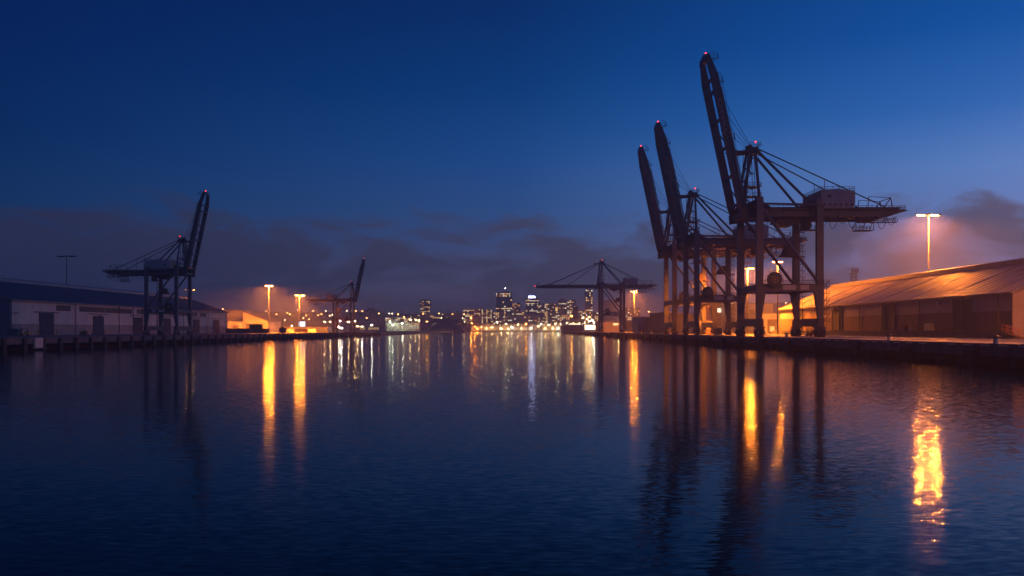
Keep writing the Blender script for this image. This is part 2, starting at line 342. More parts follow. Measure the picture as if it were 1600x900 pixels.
    for sy in (-1, 1):
        yy = sy * 6.0
        for (u0, a0, c0), (u1, a1, c1) in zip(((0, -.7, .7), (2.5, -1.2, 1.2), (L - 8, -1.2, 1.2)), ((2.5, -1.2, 1.2), (L - 8, -1.2, 1.2), (L - .5, -.9, .5))):
            y0, y1 = yy - .55, yy + .55; k = sy * (2.6 if u1 > L - 2 else 0)
            b.hexa([U(u0, y0, a0), U(u0, y1, a0), U(u0, y1, c0), U(u0, y0, c0), U(u1, y0 - k, a1), U(u1, y1 - k, a1), U(u1, y1 - k, c1), U(u1, y0 - k, c1)])
    for u in (3, 12, 21, 30, 39, L - 8.5): b.bar(U(u, -6.2, -.3), U(u, 6.2, -.3), .8, .7)
    for u in (3, 21): b.bar(U(u, -6.2, -.4), U(u + 9, 6.2, -.4), .3)
    b.hexa([U(L - 2.2, -4.9, -1.2), U(L - 2.2, 4.9, -1.2), U(L - 2.2, 4.9, .6), U(L - 2.2, -4.9, .6), U(L, -1.6, -.6), U(L, 1.6, -.6), U(L, 1.6, .9), U(L, -1.6, .9)])
    bo = b.build('boom', 'steel', root)
    b = B()
    for sy in (-1, 1):
        b.bar(U(2, sy * 7.6, .3), U(L - 8, sy * 7.6, .3), .8, .1, up=tuple(nv)); b.rail(U(2, sy * 7.95, .4), U(L - 8, sy * 7.95, .4), 1.1, 2.4, .045, tuple(nv))
    for u in (L - 2.5, L - 10, L - 28): b.bar(U(u, -3.4, 1.2), U(u, -3.4, 3.0), .22); b.bar(U(u - 1, -6.4, 2.2), U(u + 1, -6.4, 2.2), .2)
    b.rail(U(L - 3, -3, .6), U(L, -3, 1.0), 1.6, 1, .05, tuple(nv)); b.build('boom_walkway', 'steel_dark', bo)
    b = B(); b.ball(U(L + .5, 0, .5), .34); b.build('warning_light', 'e_red', bo)
    if lean < .9:
        b = B()
        for sy in (-1, 1):                                       # folded boom stays lying on the boom
            b.bar(U(4, sy * 4.2, 2.2), U(L - 12, sy * 4.2, 1.9), .3); b.bar(U(12, sy * 4.2, 1.2), U(12, sy * 4.2, 2.2), .3); b.bar(U(L - 12, sy * 4.2, 1.2), U(L - 12, sy * 4.2, 2.0), .3)
        b.build('folded_stay', 'steel_dark', bo)
        for y0, u in ((-2, L - 14), (-.8, L - 17), (.8, L - 20), (2, L - 23)):
            b = B(); b.tube((-.2, y0, 59.8), U(u, y0 * 2.1, 1.4), .07, n=5); b.build('hoist_rope', 'cable', root)
        for y0 in (-2.2, 2.2):
            b = B(); b.bar((-5.2, y0, 58.2), U(20.4, y0 * 1.9, 1.2), .3); b.build('boom_latch', 'steel_dark', root)
    else:
        for sy in (-1, 1):
            for u in (L - 10, 24):
                b = B(); b.tube((-.8, sy * 2.2, 58.8), U(u, sy * 6.6, 1.05), .22, n=6); b.build('forestay', 'steel_dark', root)
    if letters:
        cu = bpy.data.curves.new('lettering', 'FONT'); cu.body = letters; cu.size = 2.5 * s; cu.extrude = .02; cu.align_x = 'CENTER'; cu.align_y = 'CENTER'
        t = bpy.data.objects.new('lettering', cu); COL.objects.link(t)
        dg = bpy.context.evaluated_depsgraph_get(); me = bpy.data.meshes.new_from_object(t.evaluated_get(dg)); bpy.data.objects.remove(t)
        me.materials.append(M['letter']); t = bpy.data.objects.new('lettering', me); COL.objects.link(t); t.parent = bo
        p = T(U(30, -6.0 - .57, 0)); xa = -Vector((dv.x * mx, 0, dv.z)); ya = Vector((-xa.z, 0, xa.x)); za = xa.cross(ya)
        if za.y > 0: ya = -ya; za = xa.cross(ya)
        t.matrix_local = Matrix(((xa.x, ya.x, za.x, p[0]), (xa.y, ya.y, za.y, p[1] - .02), (xa.z, ya.z, za.z, p[2]), (0, 0, 0, 1)))
    return root

def shift_trolley(o, d):
    for ch in kids(o):
        if ch.name.startswith('trolley'): ch.location.x += d
GR = 'container cranes with raised booms on the warehouse quay'
c1 = crane('nearest and tallest dark container crane with raised boom in front of the orange lit warehouse', (75, 280, DECK), group=GR, letters='IONNAUC')
o = dup(c1, (75, 371.5, DECK), 'dark container crane with raised boom, between the tallest crane and the farthest raised one'); shift_trolley(o, 9)
o = dup(c1, (75, 420.5, DECK), 'dark container crane with raised boom, farthest of the three standing together, nearest the open water'); shift_trolley(o, -5)
crane('container crane with its boom lowered flat over the water beside the ship', (75, 750, DECK), lean=1, letters=False)
crane('small dark container crane with raised boom in front of the long pale warehouse', (-126, 340, DECK), s=.62, mx=-1, house=(5.4, 21, 40.2, 46), letters=False, rear=44.5)
crane('orange lit container crane with raised boom near the end of the quay under the hill', (-126, 700, DECK), s=.655, mx=-1, letters=False, g=20.5, rear=52)

# ------------------------------------------------------------------ light masts
def mast(x, y, h, label, m='e_mast', n=3, lit=True, gap=1.5, w=1.15, skirt=.04, z=DECK, group='tall floodlight masts', pole='mast'):
    root = thing('light_mast', label, 'light mast', (x, y, z), 0, group)
    b = MB(); b.tube((0, 0, 0), (0, 0, h), .34, .17, n=12); b.tube((0, 0, 0), (0, 0, .5), .6, n=12); b.build('pole', pole, root, True)
    b = MB(); W = gap + (n * w * 1.15) / 1; b.bar((-W, 0, h), (W, 0, h), .16); b.bar((-W, .5, h - .02), (W, .5, h - .02), .12); b.bar((-.3, 0, h + .25), (.3, 0, h + .25), .3); b.build('crossbar', 'steel_dark', root)
    for sg in (-1, 1):
        for k in range(n):
            xx = sg * (gap * .5 + w * (.6 + k * 1.12))
            b = MB(); b.prism([(xx - w / 2, -.59, h - .35), (xx + w / 2, -.59, h - .35), (xx + w * .32, -.59, h + .1), (xx - w * .32, -.59, h + .1)], (0, 1.18, 0)); b.box(xx - .06, xx + .06, -.06, .06, h - .1, h + .1)
            
            if skirt:  # skirt plates added to cut low-angle light towards the water
                for q in (-1, 1): b.box(xx - w / 2, xx + w / 2, *sorted((q * .56, q * .59)), h - .39 - skirt, h - .34)
            f = b.build('floodlight', 'steel_dark', root)
            if lit: b = MB(); b.box(xx - w / 2 + .03, xx + w / 2 - .03, -.55, .55, h - .388, h - .352); b.build('lens', m, f)
    return root
def mast_px(px, py, X, label, base=DECK, **k):
    Y = YD(px, X); return mast(X, Y, PZ(py, Y) - base, label, **k)
mast_px(1451, 335, 180, 'tallest lit floodlight mast, rising behind the ridge of the orange lit warehouse roof', skirt=.14, gap=2.6, w=1.0)
mast_px(1168, 418, 112, 'lit twin head mast between the legs of the nearest crane, above lit sheds', n=2, m='e_mast_low', skirt=.075)
mast_px(1215, 408, 119, 'pale lit single head mast behind the diagonal braces of the nearest crane', n=2, gap=.2, w=.9, m='e_mast_small', skirt=.012)
mast_px(1468, 427, 240, 'lit twin floodlight head just clearing the warehouse ridge beside the tallest mast', n=2, m='e_mast_low')
mast_px(991, 455, 112, 'lit floodlight mast shining in mist behind the lowered boom crane', n=2, gap=.6, m='e_mast_low', skirt=.03)
mast_px(420, 446, -191, 'brightest lit mast in orange mist above the lit sheds beyond the pale warehouse', n=3, gap=.3, w=.9, m='e_mast_low', skirt=.038)
mast_px(468, 461, -168, 'lit twin head mast in mist between the brightest misty mast and the orange crane', n=2, m='e_mast_low', skirt=.027)
mast_px(296, 452, -226, 'thin pale lit twin head mast behind the far end of the pale warehouse roof', n=2, m='e_mast_pale')
mast_px(104, 400, -226, 'unlit mast standing dark against the sky behind the pale warehouse', lit=False, n=3, pole='steel_dark')
mast(124, 146, 50, 'floodlight mast lighting the quay and the near gable of the orange lit warehouse', n=1, m='e_mast_low', skirt=.06)

# ------------------------------------------------------------------ long warehouse with its ridge along Y
def warehouse(name, label, X0, X1, Y0, Y1, ze, xr, zr, mx, mats, doors, dz0, dz1, wz, pipes):
    """eave wall at X0 facing the water; xr ridge; doors as (Ya, Yb)"""
    root = thing(name, label, 'warehouse', (X0, Y0, DECK))
    ln = Y1 - Y0; s = 1 if X1 > X0 else -1; W = abs(X1 - X0); rx = abs(xr - X0); ze -= DECK; zr -= DECK; dz0 -= DECK; dz1 -= DECK; wz -= DECK
    B = lambda: MB(lambda p: (s * p[0], p[1], p[2]))
    b = B(); b.box(0, .3, .31, ln - .31, 0, ze); b.box(W - .3, W, .31, ln - .31, 0, ze); b.build('wall', mats[0], root)
    for y, mm in ((0, mats[4]), (ln - .3, mats[4])):
        b = B(); b.prism([(0, y, 0), (W, y, 0), (W, y, ze), (rx, y, zr), (0, y, ze)], (0, .3, 0)); b.build('gable_wall', mm, root)
    b = B(); b.box(-.14, -.003, .0, ln, 0, wz); b.box(-.2, -.003, 0, ln, wz, wz + .15); b.build('lower_wall', mats[1], root)
    sl = (zr - ze) / rx; sr = (zr - ze) / (W - rx); t = .28
    b = B(); b.prism([(-.9, -.8, ze - .9 * sl + .05), (rx, -.8, zr + .05), (W + .9, -.8, ze - .9 * sr + .05), (W + .9, -.8, ze - .9 * sr + .05 + t), (rx, -.8, zr + .05 + t), (-.9, -.8, ze - .9 * sl + .05 + t)], (0, ln + 1.6, 0))
    rf = b.build('roof', mats[2], root)
    b = B(); b.prism([(rx - 1.7, 2, zr + t - 1.7 * sl + .06), (rx - 1.5, 2, zr + .95), (rx, 2, zr + 1.45), (rx + 1.5, 2, zr + .95), (rx + 1.7, 2, zr + t - 1.7 * sr + .06)], (0, ln - 4, 0)); b.build('ridge_vent', mats[3], rf)
    b = B(); b.box(-1.15, -.88, -.6, ln + .6, ze - .9 * sl - .1, ze - .9 * sl + .3); b.build('gutter', mats[3], rf)
    for sg in (0, 1):
        yy = -.86 if sg == 0 else ln + .80
        b = B(); b.bar((-.9, yy, ze - .9 * sl + .2), (rx, yy, zr + .2), .14, .55); b.bar((rx, yy, zr + .2), (W + .9, yy, ze - .9 * sr + .2), .14, .55); b.build('barge_board', mats[3], rf)
    return root, B, ln, rf, sl, ze, zr, rx, t, dz0, dz1, wz

# right: weathered iron roof lit by the tall mast
root, B, ln, rf, sl, ze, zr, rx, t, d0, d1, wz = warehouse('warehouse', 'long warehouse with an iron roof glowing orange under the tallest mast', 127, 177, 225, 421, 15.0, 152, 25.3, 1,
    ('wall_r', 'low_r', 'roof_r', 'cap', 'gable'), None, 5.3, 13.5, 10.1, None)
for yc in (250, 299, 346, 392):
    y = yc - 225
    b = B(); b.box(-.3, -.21, y - 4.7, y + 4.7, d0, d1); d = b.build('door', 'door', root)
    b = B(); b.box(-.42, -.15, y - 5.1, y - 4.7, d0, d1 + .4); b.box(-.42, -.15, y + 4.7, y + 5.1, d0, d1 + .4); b.box(-.42, -.15, y - 4.7, y + 4.7, d1, d1 + .4); b.build('frame', 'steel_dark', d)
for y in (6, 24, 50.5, 76, 98, 118, 146, 170):
    b = B(); b.tube((-.4, y, 1.9), (-.4, y, ze - .4), .13); b.build('downpipe', 'steel_dark', root)
for y in (10, 34, 58, 82, 106, 130, 154, 178):
    b = B(); b.bar((-.8, y, ze - .8 * sl + t + .08), (rx - 1.7, y, zr - 1.7 * sl + t + .08), .5, .22); b.build('roof_rib', 'galv', rf)  # pale steel puts the light caught by the ribs into their colour
slope = lambda u: ze + u * sl + t + .05                      # height of the roof skin u metres in from the wall
for k in range(1, 49):
    y = k * 4.0 + .7
    b = B(); b.bar((-.8, y, slope(-.8) + .02), (rx - 1.8, y, slope(rx - 1.8) + .02), .16, .09); b.build('roof_seam', 'cap', rf)
r2 = random.Random(11)
for k in range(26):
    y = 4.0 * r2.randint(1, 46) + .8; u0 = r2.choice((-.7, 4, 8, 12, 16)); u1 = min(rx - 2, u0 + r2.uniform(4, 9)); w = r2.choice((1.9, 3.8))
    b = B(); b.prism([(u0, y, slope(u0) + .012), (u1, y, slope(u1) + .012), (u1, y, slope(u1) + .05), (u0, y, slope(u0) + .05)], (0, w, 0)); b.build('roof_patch', r2.choice(('roof_rust', 'roof_pale', 'roof_rust')), rf)
b = B(); b.box(-3.4, -.21, -1, ln, 0, 1.75); b.box(-3.5, -3.4, -1, ln, 1.45, 1.72); b.build('loading_dock', 'conc_dark', root)
for y, z in ((38, 9.6), (126, 10.0), (124, 9.9)):
    b = B(); b.box(-.9, -.2, y - .8, y + .8, z, z + .9); b.box(-.95, -.9, y - .6, y + .6, z + .15, z + .75); b.build('vent_box', 'pale', root)
for y in (20, 29):
    b = B(); b.bar((-.1, y, 10.7), (-1.2, y, 10.9), .1); b.box(-1.7, -1.0, y - .5, y + .5, 10.75, 11.0); b.build('wall_lamp', 'galv', root)
b = B(); b.box(3, 6.4, -.1, -.003, 1.7, 5.2); b.build('notice_board', 'pale', root)
b = MB()
for k in range(9): b.box(-3.4 + k * .5, -2.9 + k * .5, -3.2, -1.2, 1.55 - k * .19 - .1, 1.55 - k * .19)
for y in (-3.2, -1.2): b.bar((-3.4, y, 1.4), (1.2, y, -.35 + .35), .14, .35)
st = b.build('stair', 'rust', root)
b = MB()
for y in (-3.2, -1.2): b.rail((-3.4, y, 1.5), (1.1, y, .1), 1.9, 1.6, .045)
b.build('handrail', 'orange', st)

# left: pale wall, slate blue roof
root, B, ln, rf, sl, ze, zr, rx, t, d0, d1, wz = warehouse('warehouse', 'long pale warehouse with a dark blue roof behind the small crane', -185, -237, 327, 576, 16.6, -211, 25.4, -1,
    ('wall_l', 'low_l', 'roof_l', 'cap', 'gable_blue'), None, 3.4, 12.0, 7.4, None)
for px0, px1, mm in ((61, 83, 'door_blue'), (145, 161, 'door_blue'), (208, 222, 'door'), (255, 266, 'door'), (301, 311, 'door'), (333, 342, 'door_red')):
    ya, yb = YD(px0, -185) - 327, YD(px1, -185) - 327
    b = B(); b.box(-.4, -.21, ya, yb, .1, d1 - DECK + 3.2 - (0 if px0 < 100 else .6)); d = b.build('door', mm, root)
    b = B(); b.box(-.55, -.22, ya - 4, yb + 4, d1 + .15, d1 + .45); b.build('door_rail', 'steel_dark', d)
for px0, px1 in ((88, 110), (124, 143), (143.5, 164), (165, 186), (187, 206), (214, 232), (233, 250), (258, 275), (278, 292), (296, 308), (312, 322)):
    ya, yb = YD(px0, -185) - 327, YD(px1, -185) - 327
    b = B(); b.box(-.16, -.003, ya, yb - .15, 9.9, 12.35 - .2); b.build('clerestory_panel', 'fibre', root)
for px in (16, 117, 185, 207, 245, 286, 324, 352):
    y = YD(px, -185) - 327
    b = B(); b.tube((-.4, y, .2), (-.4, y, ze - .5), .16); b.box(-.6, -.2, y - .3, y + .3, ze - .8, ze - .3); b.build('downpipe', 'steel_dark', root)
for y in (3, 70, 120):
    b = B(); b.box(-1.3, -.15, y - .5, y + .5, 8.2, 8.5); b.build('wall_lamp', 'steel_dark', root)

# ------------------------------------------------------------------ ground, water, quays
def slab(name, m, x0, x1, y0, y1, z0, z1): b = MB(); b.box(x0, x1, y0, y1, z0, z1); return struct(b.build(name, m))
slab('seabed', 'conc_dark', -1900, 1900, -60, 3300, -.9, -.6)
slab('quay_ground', 'asphalt', 86, 1500, -50, 1180, -.5, DECK)
slab('apron', 'concrete', 70.3, 86, -50, 1180, 1.9, DECK + .004)
slab('quay_ground', 'asphalt', -1500, -134, -50, 830, -.5, DECK)
slab('apron', 'concrete', -134, -123.3, -50, 830, 1.9, DECK + .004)
slab('shore_ground', 'asphalt', -1500, -124, 831, 1899, -.5, 2.6)
slab('shore_ground', 'asphalt', 130, 1500, 1181, 1899, -.5, 2.6)
slab('shore_ground', 'asphalt', -1500, 1500, 1900, 3200, -.5, 2.6)
for x in (75, 93.2):
    for dx in (-.12, .12): pass
for x in (75, 93.2, -126, -137.3):
    b = MB(); b.box(x - .05, x + .05, 0, 810, DECK + .005, DECK + .05); struct(b.build('crane_rail_track', 'rust'))

b = MB(); b.add([(-1850, -45, 0), (1850, -45, 0), (1850, 3250, 0), (-1850, 3250, 0)], [(0, 1, 2, 3)]); water = struct(b.build('water', 'rubber'))

def wharf(label, X, s, Y0, Y1, step, pm, zc):
    """s = +1: land lies to +x. Edge at X."""
    root = thing('wharf', label, 'wharf', (X, 0, 0)); T = lambda p: (s * p[0], p[1], p[2])
    b = MB(T); b.box(0, .3, Y0, Y1, zc, DECK + .0); b.box(0, .5, Y0, Y1, DECK + .005, DECK + .16); b.build('deck_edge', 'conc_dark', root)
    b = MB(T); b.box(7, 7.4, Y0, Y1, -.5, 1.89); b.build('back_wall', 'timber', root)  # dark colour carries the shade of the void under the deck
    n = 0; y = Y0 + 4
    while y < Y1 and n < 98:
        b = MB(T); w = .55 + .25 * rng.random()
        if pm == 'timber': b.box(-.62, -.003, y - w, y + w, -.5, DECK + .25 - .5 * rng.random()); b.tube((.5, y + 1.5, -.5), (.5, y + 1.5, zc), .4)
        else:
            b.hexa([(-.9, y - 1.3, .1), (-.003, y - 1.3, -.2), (-.003, y + 1.3, -.2), (-.9, y + 1.3, .1), (-1.1, y - 1.3, DECK - .9), (-.003, y - 1.3, DECK - .4), (-.003, y + 1.3, DECK - .4), (-1.1, y + 1.3, DECK - .9)])
        b.build('fender', 'timber' if pm == 'timber' else 'rubber', root); y += step * (1 + (.12 * (rng.random() - .5) if pm == 'timber' else 0)); n += 1
    return root, T
root, T = wharf('low dark wharf on timber piles under the pale warehouse', -123, -1, 130, 830, 9, 'timber', 1.7)
b = MB(T); b.box(-.5, -.003, 228, 233, .6, DECK + .1); b.build('concrete_patch', 'pale', root)
for k in range(60):
    y = 134 + k * 9.2; b = MB(T); b.tube((1.2, y, -.5), (1.2, y, 1.69), .35); b.build('pile', 'timber', root)
root, T = wharf('long concrete quay with black fenders below the three raised cranes', 70, 1, 40, 1180, 22.5, 'concrete', 1.5)
for k in range(90):
    y = 60 + k * 5.0
    if k % 7 == 3: continue
    b = MB(T); b.box(-.06, -.003, y, y + 2.6, DECK - .22, DECK - .04); b.build('edge_plate', 'pale', root)
for k in range(60):
    y = 44 + k * 7.5; b = MB(T); b.tube((1.6, y, -.5), (1.6, y, 1.89), .5); b.build('pile', 'conc_dark', root)

def bollard(x, y, label, group):
    root = thing('bollard', label, 'bollard', (x, y, DECK), 0, group)
    b = MB(); b.tube((0, 0, 0), (0, 0, .15), .55, .5, n=14); b.tube((0, 0, .15), (0, 0, .95), .36, .33, n=14); b.build('post', 'galv', root, False)
    b = MB(); b.tube((0, 0, .95), (0, 0, 1.22), .36, .5, n=14); b.tube((0, 0, 1.22), (0, 0, 1.4), .5, .3, n=14); b.tube((-.75, 0, 1.1), (.75, 0, 1.1), .13); b.build('cap', 'steel_dark', root)
    return root
GB = 'mooring bollards along the quay edge'
b0 = bollard(71.2, YD(1556, 71.2), 'nearest mooring bollard, on the quay edge below the warehouse stair', GB)
for y, lb in ((YD(1389, 71.2), 'second mooring bollard from the warehouse stair, on the quay edge'),
              (YD(1229, 71.2), 'mooring bollard on the quay edge just beside the nearest crane'),):
    dup(b0, (71.2, y, DECK), lb)
for k, y in enumerate((310, 346, 382, 418, 454, 490)): dup(b0, (71.2, y, DECK), 'small distant mooring bollard along the quay edge beyond the nearest crane')

# ------------------------------------------------------------------ generic sheds, containers, buildings
def shed(label, x0, x1, y0, y1, z, zr, m, roof='cap', doors=(), windows=(), slope='gable', base=DECK, cat='shed', dm='shed_dark', group=None):
    root = thing('shed', label, cat, (0, 0, 0), 0, group)
    xm = (x0 + x1) / 2
    top = [(x1, y0, z), (xm, y0, zr), (x0, y0, z)] if slope == 'gable' else ([(x1, y0, z), (x0, y0, zr)] if slope == 'mono' else [(x1, y0, z), (x0, y0, z)])
    b = MB(); b.prism([(x0, y0, base), (x1, y0, base)] + top, (0, y1 - y0, 0)); b.build('wall', m, root)
    b = MB(); t = .35; e = .5
    if slope == 'flat': b.box(x0 - .3, x1 + .3, y0 - .3, y1 + .3, z + .003, z + .5)
    elif slope == 'mono': b.prism([(x0 - e, y0 - e, zr + .01), (x1 + e, y0 - e, z + .01 - e * (zr - z) / (x1 - x0)), (x1 + e, y0 - e, z + t), (x0 - e, y0 - e, zr + t)], (0, y1 - y0 + 2 * e, 0))
    else:
        k = (zr - z) / (xm - x0)
        b.prism([(x0 - e, y0 - e, z - k * e + .02), (xm, y0 - e, zr + .02), (x1 + e, y0 - e, z - k * e + .02), (x1 + e, y0 - e, z - k * e + t), (xm, y0 - e, zr + t), (x0 - e, y0 - e, z - k * e + t)], (0, y1 - y0 + 2 * e, 0))
    b.build('roof', roof, root)
    for a, c, h in doors: b = MB(); b.box(a, c, y0 - .12, y0 - .004, base, base + h); b.build('door', dm, root)
    for a, c, p, q, wm in windows: b = MB(); b.box(a, c, y0 - .14, y0 - .004, p, q); b.build('window', wm, root)
    return root
def shed_px(label, p0, p1, yt, Y, depth, m, yr=None, slope='flat', doors=(), windows=(), roof='cap', base=DECK, **k):
    x0, x1 = PX(p0, Y), PX(p1, Y); z = PZ(yt, Y); zr = PZ(yr, Y) if yr else z + 3
    ds = [(PX(a, Y), PX(c, Y), PZ(q, Y) - base) for a, c, q in doors]
    ws = [(PX(a, Y), PX(c, Y), PZ(q, Y), PZ(p, Y), wm) for a, c, p, q, wm in windows]
    return shed(label, x0, x1, Y, Y + depth, z, zr, m, roof, ds, ws, slope, base, **k)

# right quay yard, between and behind the crane legs
shed_px('cream shed with a dark roller door lit orange between the legs of the nearest crane', 1189, 1217, 490, 480, 40, 'shed', doors=[(1199, 1216, 499)], windows=[(1203, 1210, 510, 518, 'e_win_o')])
shed_px('broad cream building behind the nearest crane with a pale parapet', 1150, 1208, 475, 560, 50, 'shed', windows=[(1172, 1178, 484, 490, 'glassy'), (1184, 1190, 484, 490, 'glassy')])
shed_px('narrow cream building with a lit window column behind the waterside legs of the nearest crane', 1110, 1150, 474, 600, 40, 'shed', windows=[(1121, 1126, 482, 488, 'e_win_w'), (1142, 1148, 474, 480, 'e_win'), (1142, 1148, 486, 493, 'e_win'), (1127, 1131, 489, 492, 'e_win_w')])
shed_px('long dark shed behind the two farther raised cranes', 1040, 1100, 493, 520, 60, 'shed_dark', yr=488, slope='mono', doors=[(1022 + 30, 1030 + 32, 510)])
shed_px('low cream store lit orange between the legs of the middle raised crane', 1086, 1113, 503, 470, 20, 'shed', doors=[(1093, 1097, 508)])
shed_px('orange lit cream shed end at the head of the quay by the misty mast', 997, 1017, 496, 620, 30, 'shed', yr=495)
shed_px('dark sided shed with a small black door beside the orange lit shed end', 1017.3, 1041, 496.2, 600, 60, 'shed_dark', doors=[(1022, 1031, 510)], dm='glassy')  # same shed as the lit end, its shade put into darker cladding
shed_px('low dark building behind the small gap beside the misty mast', 974, 996, 503, 800, 30, 'shed_dark')
shed_px('low hazy warehouse row behind the lowered boom crane', 936, 972, 503, 900, 40, 'city_c', windows=[(958, 966, 505, 508, 'e_win')])
# left yard beyond the pale warehouse
shed_px('tall cream box shed lit orange beyond the end of the pale warehouse', 346, 379, 485, 770, 40, 'shed')
shed_px('cream shed with a long sloping roof under the brightest misty mast', 379.5, 419, 503, 745, 40, 'shed', yr=487, slope='mono', doors=[(384, 390, 505)])
shed_px('low white lean-to in front of the tall cream box shed', 356, 378, 503, 735, 14, 'box_white', yr=501, slope='mono', doors=[(364, 372, 508)])
shed_px('long low white shed in the lit yard below the twin head mast', 424, 512, 511, 800, 20, 'box_white', roof='shed_dark', base=DECK)

def container(label, x, y, m, rz=0, l=12.2, h=2.9, z=DECK, group=None):
    root = thing('shipping_container', label, 'container', (x, y, z), rz, group); w = 2.44
    b = MB(); b.box(-l / 2 + .1, l / 2 - .1, -w / 2 + .06, w / 2 - .06, .12, h - .08); b.build('panel', m, root)
    b = MB()
    for sx in (-1, 1):
        for sy in (-1, 1):
            b.box(*sorted((sx * l / 2, sx * (l / 2 - .2))), *sorted((sy * w / 2, sy * (w / 2 - .2))), 0, h)
    for sy in (-1, 1):
        for zz in (0, h - .16): b.box(-l / 2 + .2, l / 2 - .2, *sorted((sy * w / 2, sy * (w / 2 - .12))), zz, zz + .16)
    for sx in (-1, 1):
        for zz in (0, h - .16): b.box(*sorted((sx * l / 2, sx * (l / 2 - .12))), -w / 2 + .2, w / 2 - .2, zz, zz + .16)
    b.build('frame', m, root)
    b = MB()
    for yy in (-.7, -.25, .25, .7): b.tube((l / 2 - .02, yy, .2), (l / 2 - .02, yy, h - .2), .04)
    b.build('lock_rod', 'galv', root)
    return root
for px, Y, m, l, lb in (
    (361, 560, 'box_brown', 6, 'short dark container at the wharf edge by the end of the pale warehouse'),
    (377, 555, 'box_brown', 12, 'long dark container beside the low white lean-to'),
    (400, 575, 'box_brown', 8, 'brown container in front of the sloping roofed shed'),
    (413, 575, 'box_brown', 6, 'short brown container below the brightest misty mast'),
    (470, 700, 'box_brown', 10, 'brown container in the lit yard below the twin head mast'),
    (488, 720, 'box_white', 6, 'short white container next to the brown one below the twin head mast'),
    (504, 720, 'box_blue', 9, 'dark blue container beside the legs of the orange lit crane'),
    (455, 740, 'box_white', 10, 'long white container in the lit yard between the misty masts')):
    container(lb, PX(px, Y), Y, m, 0, l)
container('brown container stacked on top of the one before the sloping roofed shed', PX(400, 575), 575, 'box_brown', 0, 8, z=DECK + 2.91)
container('dark container on the apron between the legs of the middle raised crane', 88, 380, 'box_blue', R(90), 6)
container('brown container behind the farthest raised crane legs', 100, 452, 'box_brown', R(80), 12)

# hut, forklifts, crates, posts on the quays
def hut(label, x, y, w, h, m):
    root = thing('hut', label, 'hut', (x, y, DECK)); b = MB(); b.prism([(-w / 2, 0, 0), (w / 2, 0, 0), (w / 2, 0, h), (0, 0, h * 1.25), (-w / 2, 0, h)], (0, w, 0)); b.build('wall', m, root)
    b = MB(); b.prism([(-w / 2 - .2, -.2, h - .05), (0, -.2, h * 1.25 + .02), (w / 2 + .2, -.2, h - .05), (w / 2 + .2, -.2, h + .15), (0, -.2, h * 1.25 + .2), (-w / 2 - .2, -.2, h + .15)], (0, w + .4, 0)); b.build('roof', 'roof_l', root)
    b = MB(); b.box(-.5, .5, -.06, -.003, 0, 2.1); b.build('door', 'steel_dark', root)
hut('small dark hut at the wharf edge in front of the lit yard', PX(441, 600), 600, 4.2, 3.0, 'shed_dark')

def forklift(label, x, y, rz, m):
    root = thing('forklift', label, 'forklift', (x, y, DECK), rz)
    b = MB(); b.prism([(-1.5, -.65, .4), (1.1, -.65, .4), (1.1, -.65, 1.0), (.2, -.65, 1.05), (-.3, -.65, 1.35), (-1.4, -.65, 1.45), (-1.6, -.65, 1.1)], (0, 1.3, 0)); bd = b.build('body', m, root)
    b = MB()
    for sx in (-1.2, .8):
        for sy in (-.58, .58): b.bar((sx, sy, 1.0), (sx * .8, sy, 2.5), .09)
    b.box(-1.0, .7, -.62, .62, 2.5, 2.58); b.build('roll_cage', 'steel_dark', root)
    b = MB(); b.box(-.9, -.3, -.3, .3, 1.4, 1.55); b.box(-1.0, -.85, -.3, .3, 1.5, 2.0); b.build('seat', 'rubber', root)
    b = MB()
    for sy in (-.4, .4): b.box(1.15, 1.28, sy - .07, sy + .07, .1, 3.0)
    for zz in (.5, 1.6, 2.9): b.box(1.16, 1.26, -.33, .33, zz, zz + .12)
    b.build('lift_mast', 'steel_dark', root)
    for sy in (-.35, .35): b = MB(); b.box(1.3, 2.5, sy - .07, sy + .07, .12, .2); b.box(1.29, 1.37, sy - .07, sy + .07, .12, .9); b.build('fork', 'galv', root)
    for sx, r in ((.75, .38), (-1.05, .32)):
        for sy in (-.72, .72): b = MB(); b.tube((sx, sy - .13, r), (sx, sy + .13, r), r, n=14); b.build('wheel', 'rubber', root)
    return root
forklift('yellow forklift parked by the teal bin near the corner of the pale warehouse', PX(38, 300), 300, R(200), 'yellow')
forklift('dark forklift parked in front of the orange lit shed end', PX(1003, 560), 560, R(20), 'orange')
forklift('orange forklift under the nearest crane beside the landside bogies', 101, 300, R(120), 'orange')

def crate(label, x, y, sx, sy, sz, m, z=DECK, group=None):
    root = thing('crate', label, 'crate', (x, y, z), 0, group)
    b = MB(); b.box(-sx / 2, sx / 2, -sy / 2, sy / 2, .15, sz); b.build('box', m, root)
    b = MB()
    for k in (-.42, 0, .42): b.box(-sx / 2, sx / 2, k * sy - .06, k * sy + .06, 0, .14)
    b.build('pallet', 'timber', root)
    b = MB()
    for k in (-.49, -.16, .16, .49): b.box(k * sx - .05, k * sx + .05, -sy / 2 - .05, -sy / 2 - .003, .15, sz)
    b.build('batten', m, root)
crate('larger brown carton on a pallet between the two blue doors of the pale warehouse', PX(133.5, 352), 352, 1.9, 1.5, 1.7, 'card')
crate('smaller orange carton beside the larger brown one by the pale warehouse', PX(128, 352), 352, 1.2, 1.2, 1.4, 'orange')
crate('brown crate on the loading dock between the warehouse doors', 125.2, YD(1413, 125.2), 1.6, 3.6, 2.2, 'rust', z=DECK + 1.76)
crate('grey crate on the loading dock beside the brown one', 125.2, YD(1426, 125.2), 1.6, 2.0, 2.5, 'steel', z=DECK + 1.76)
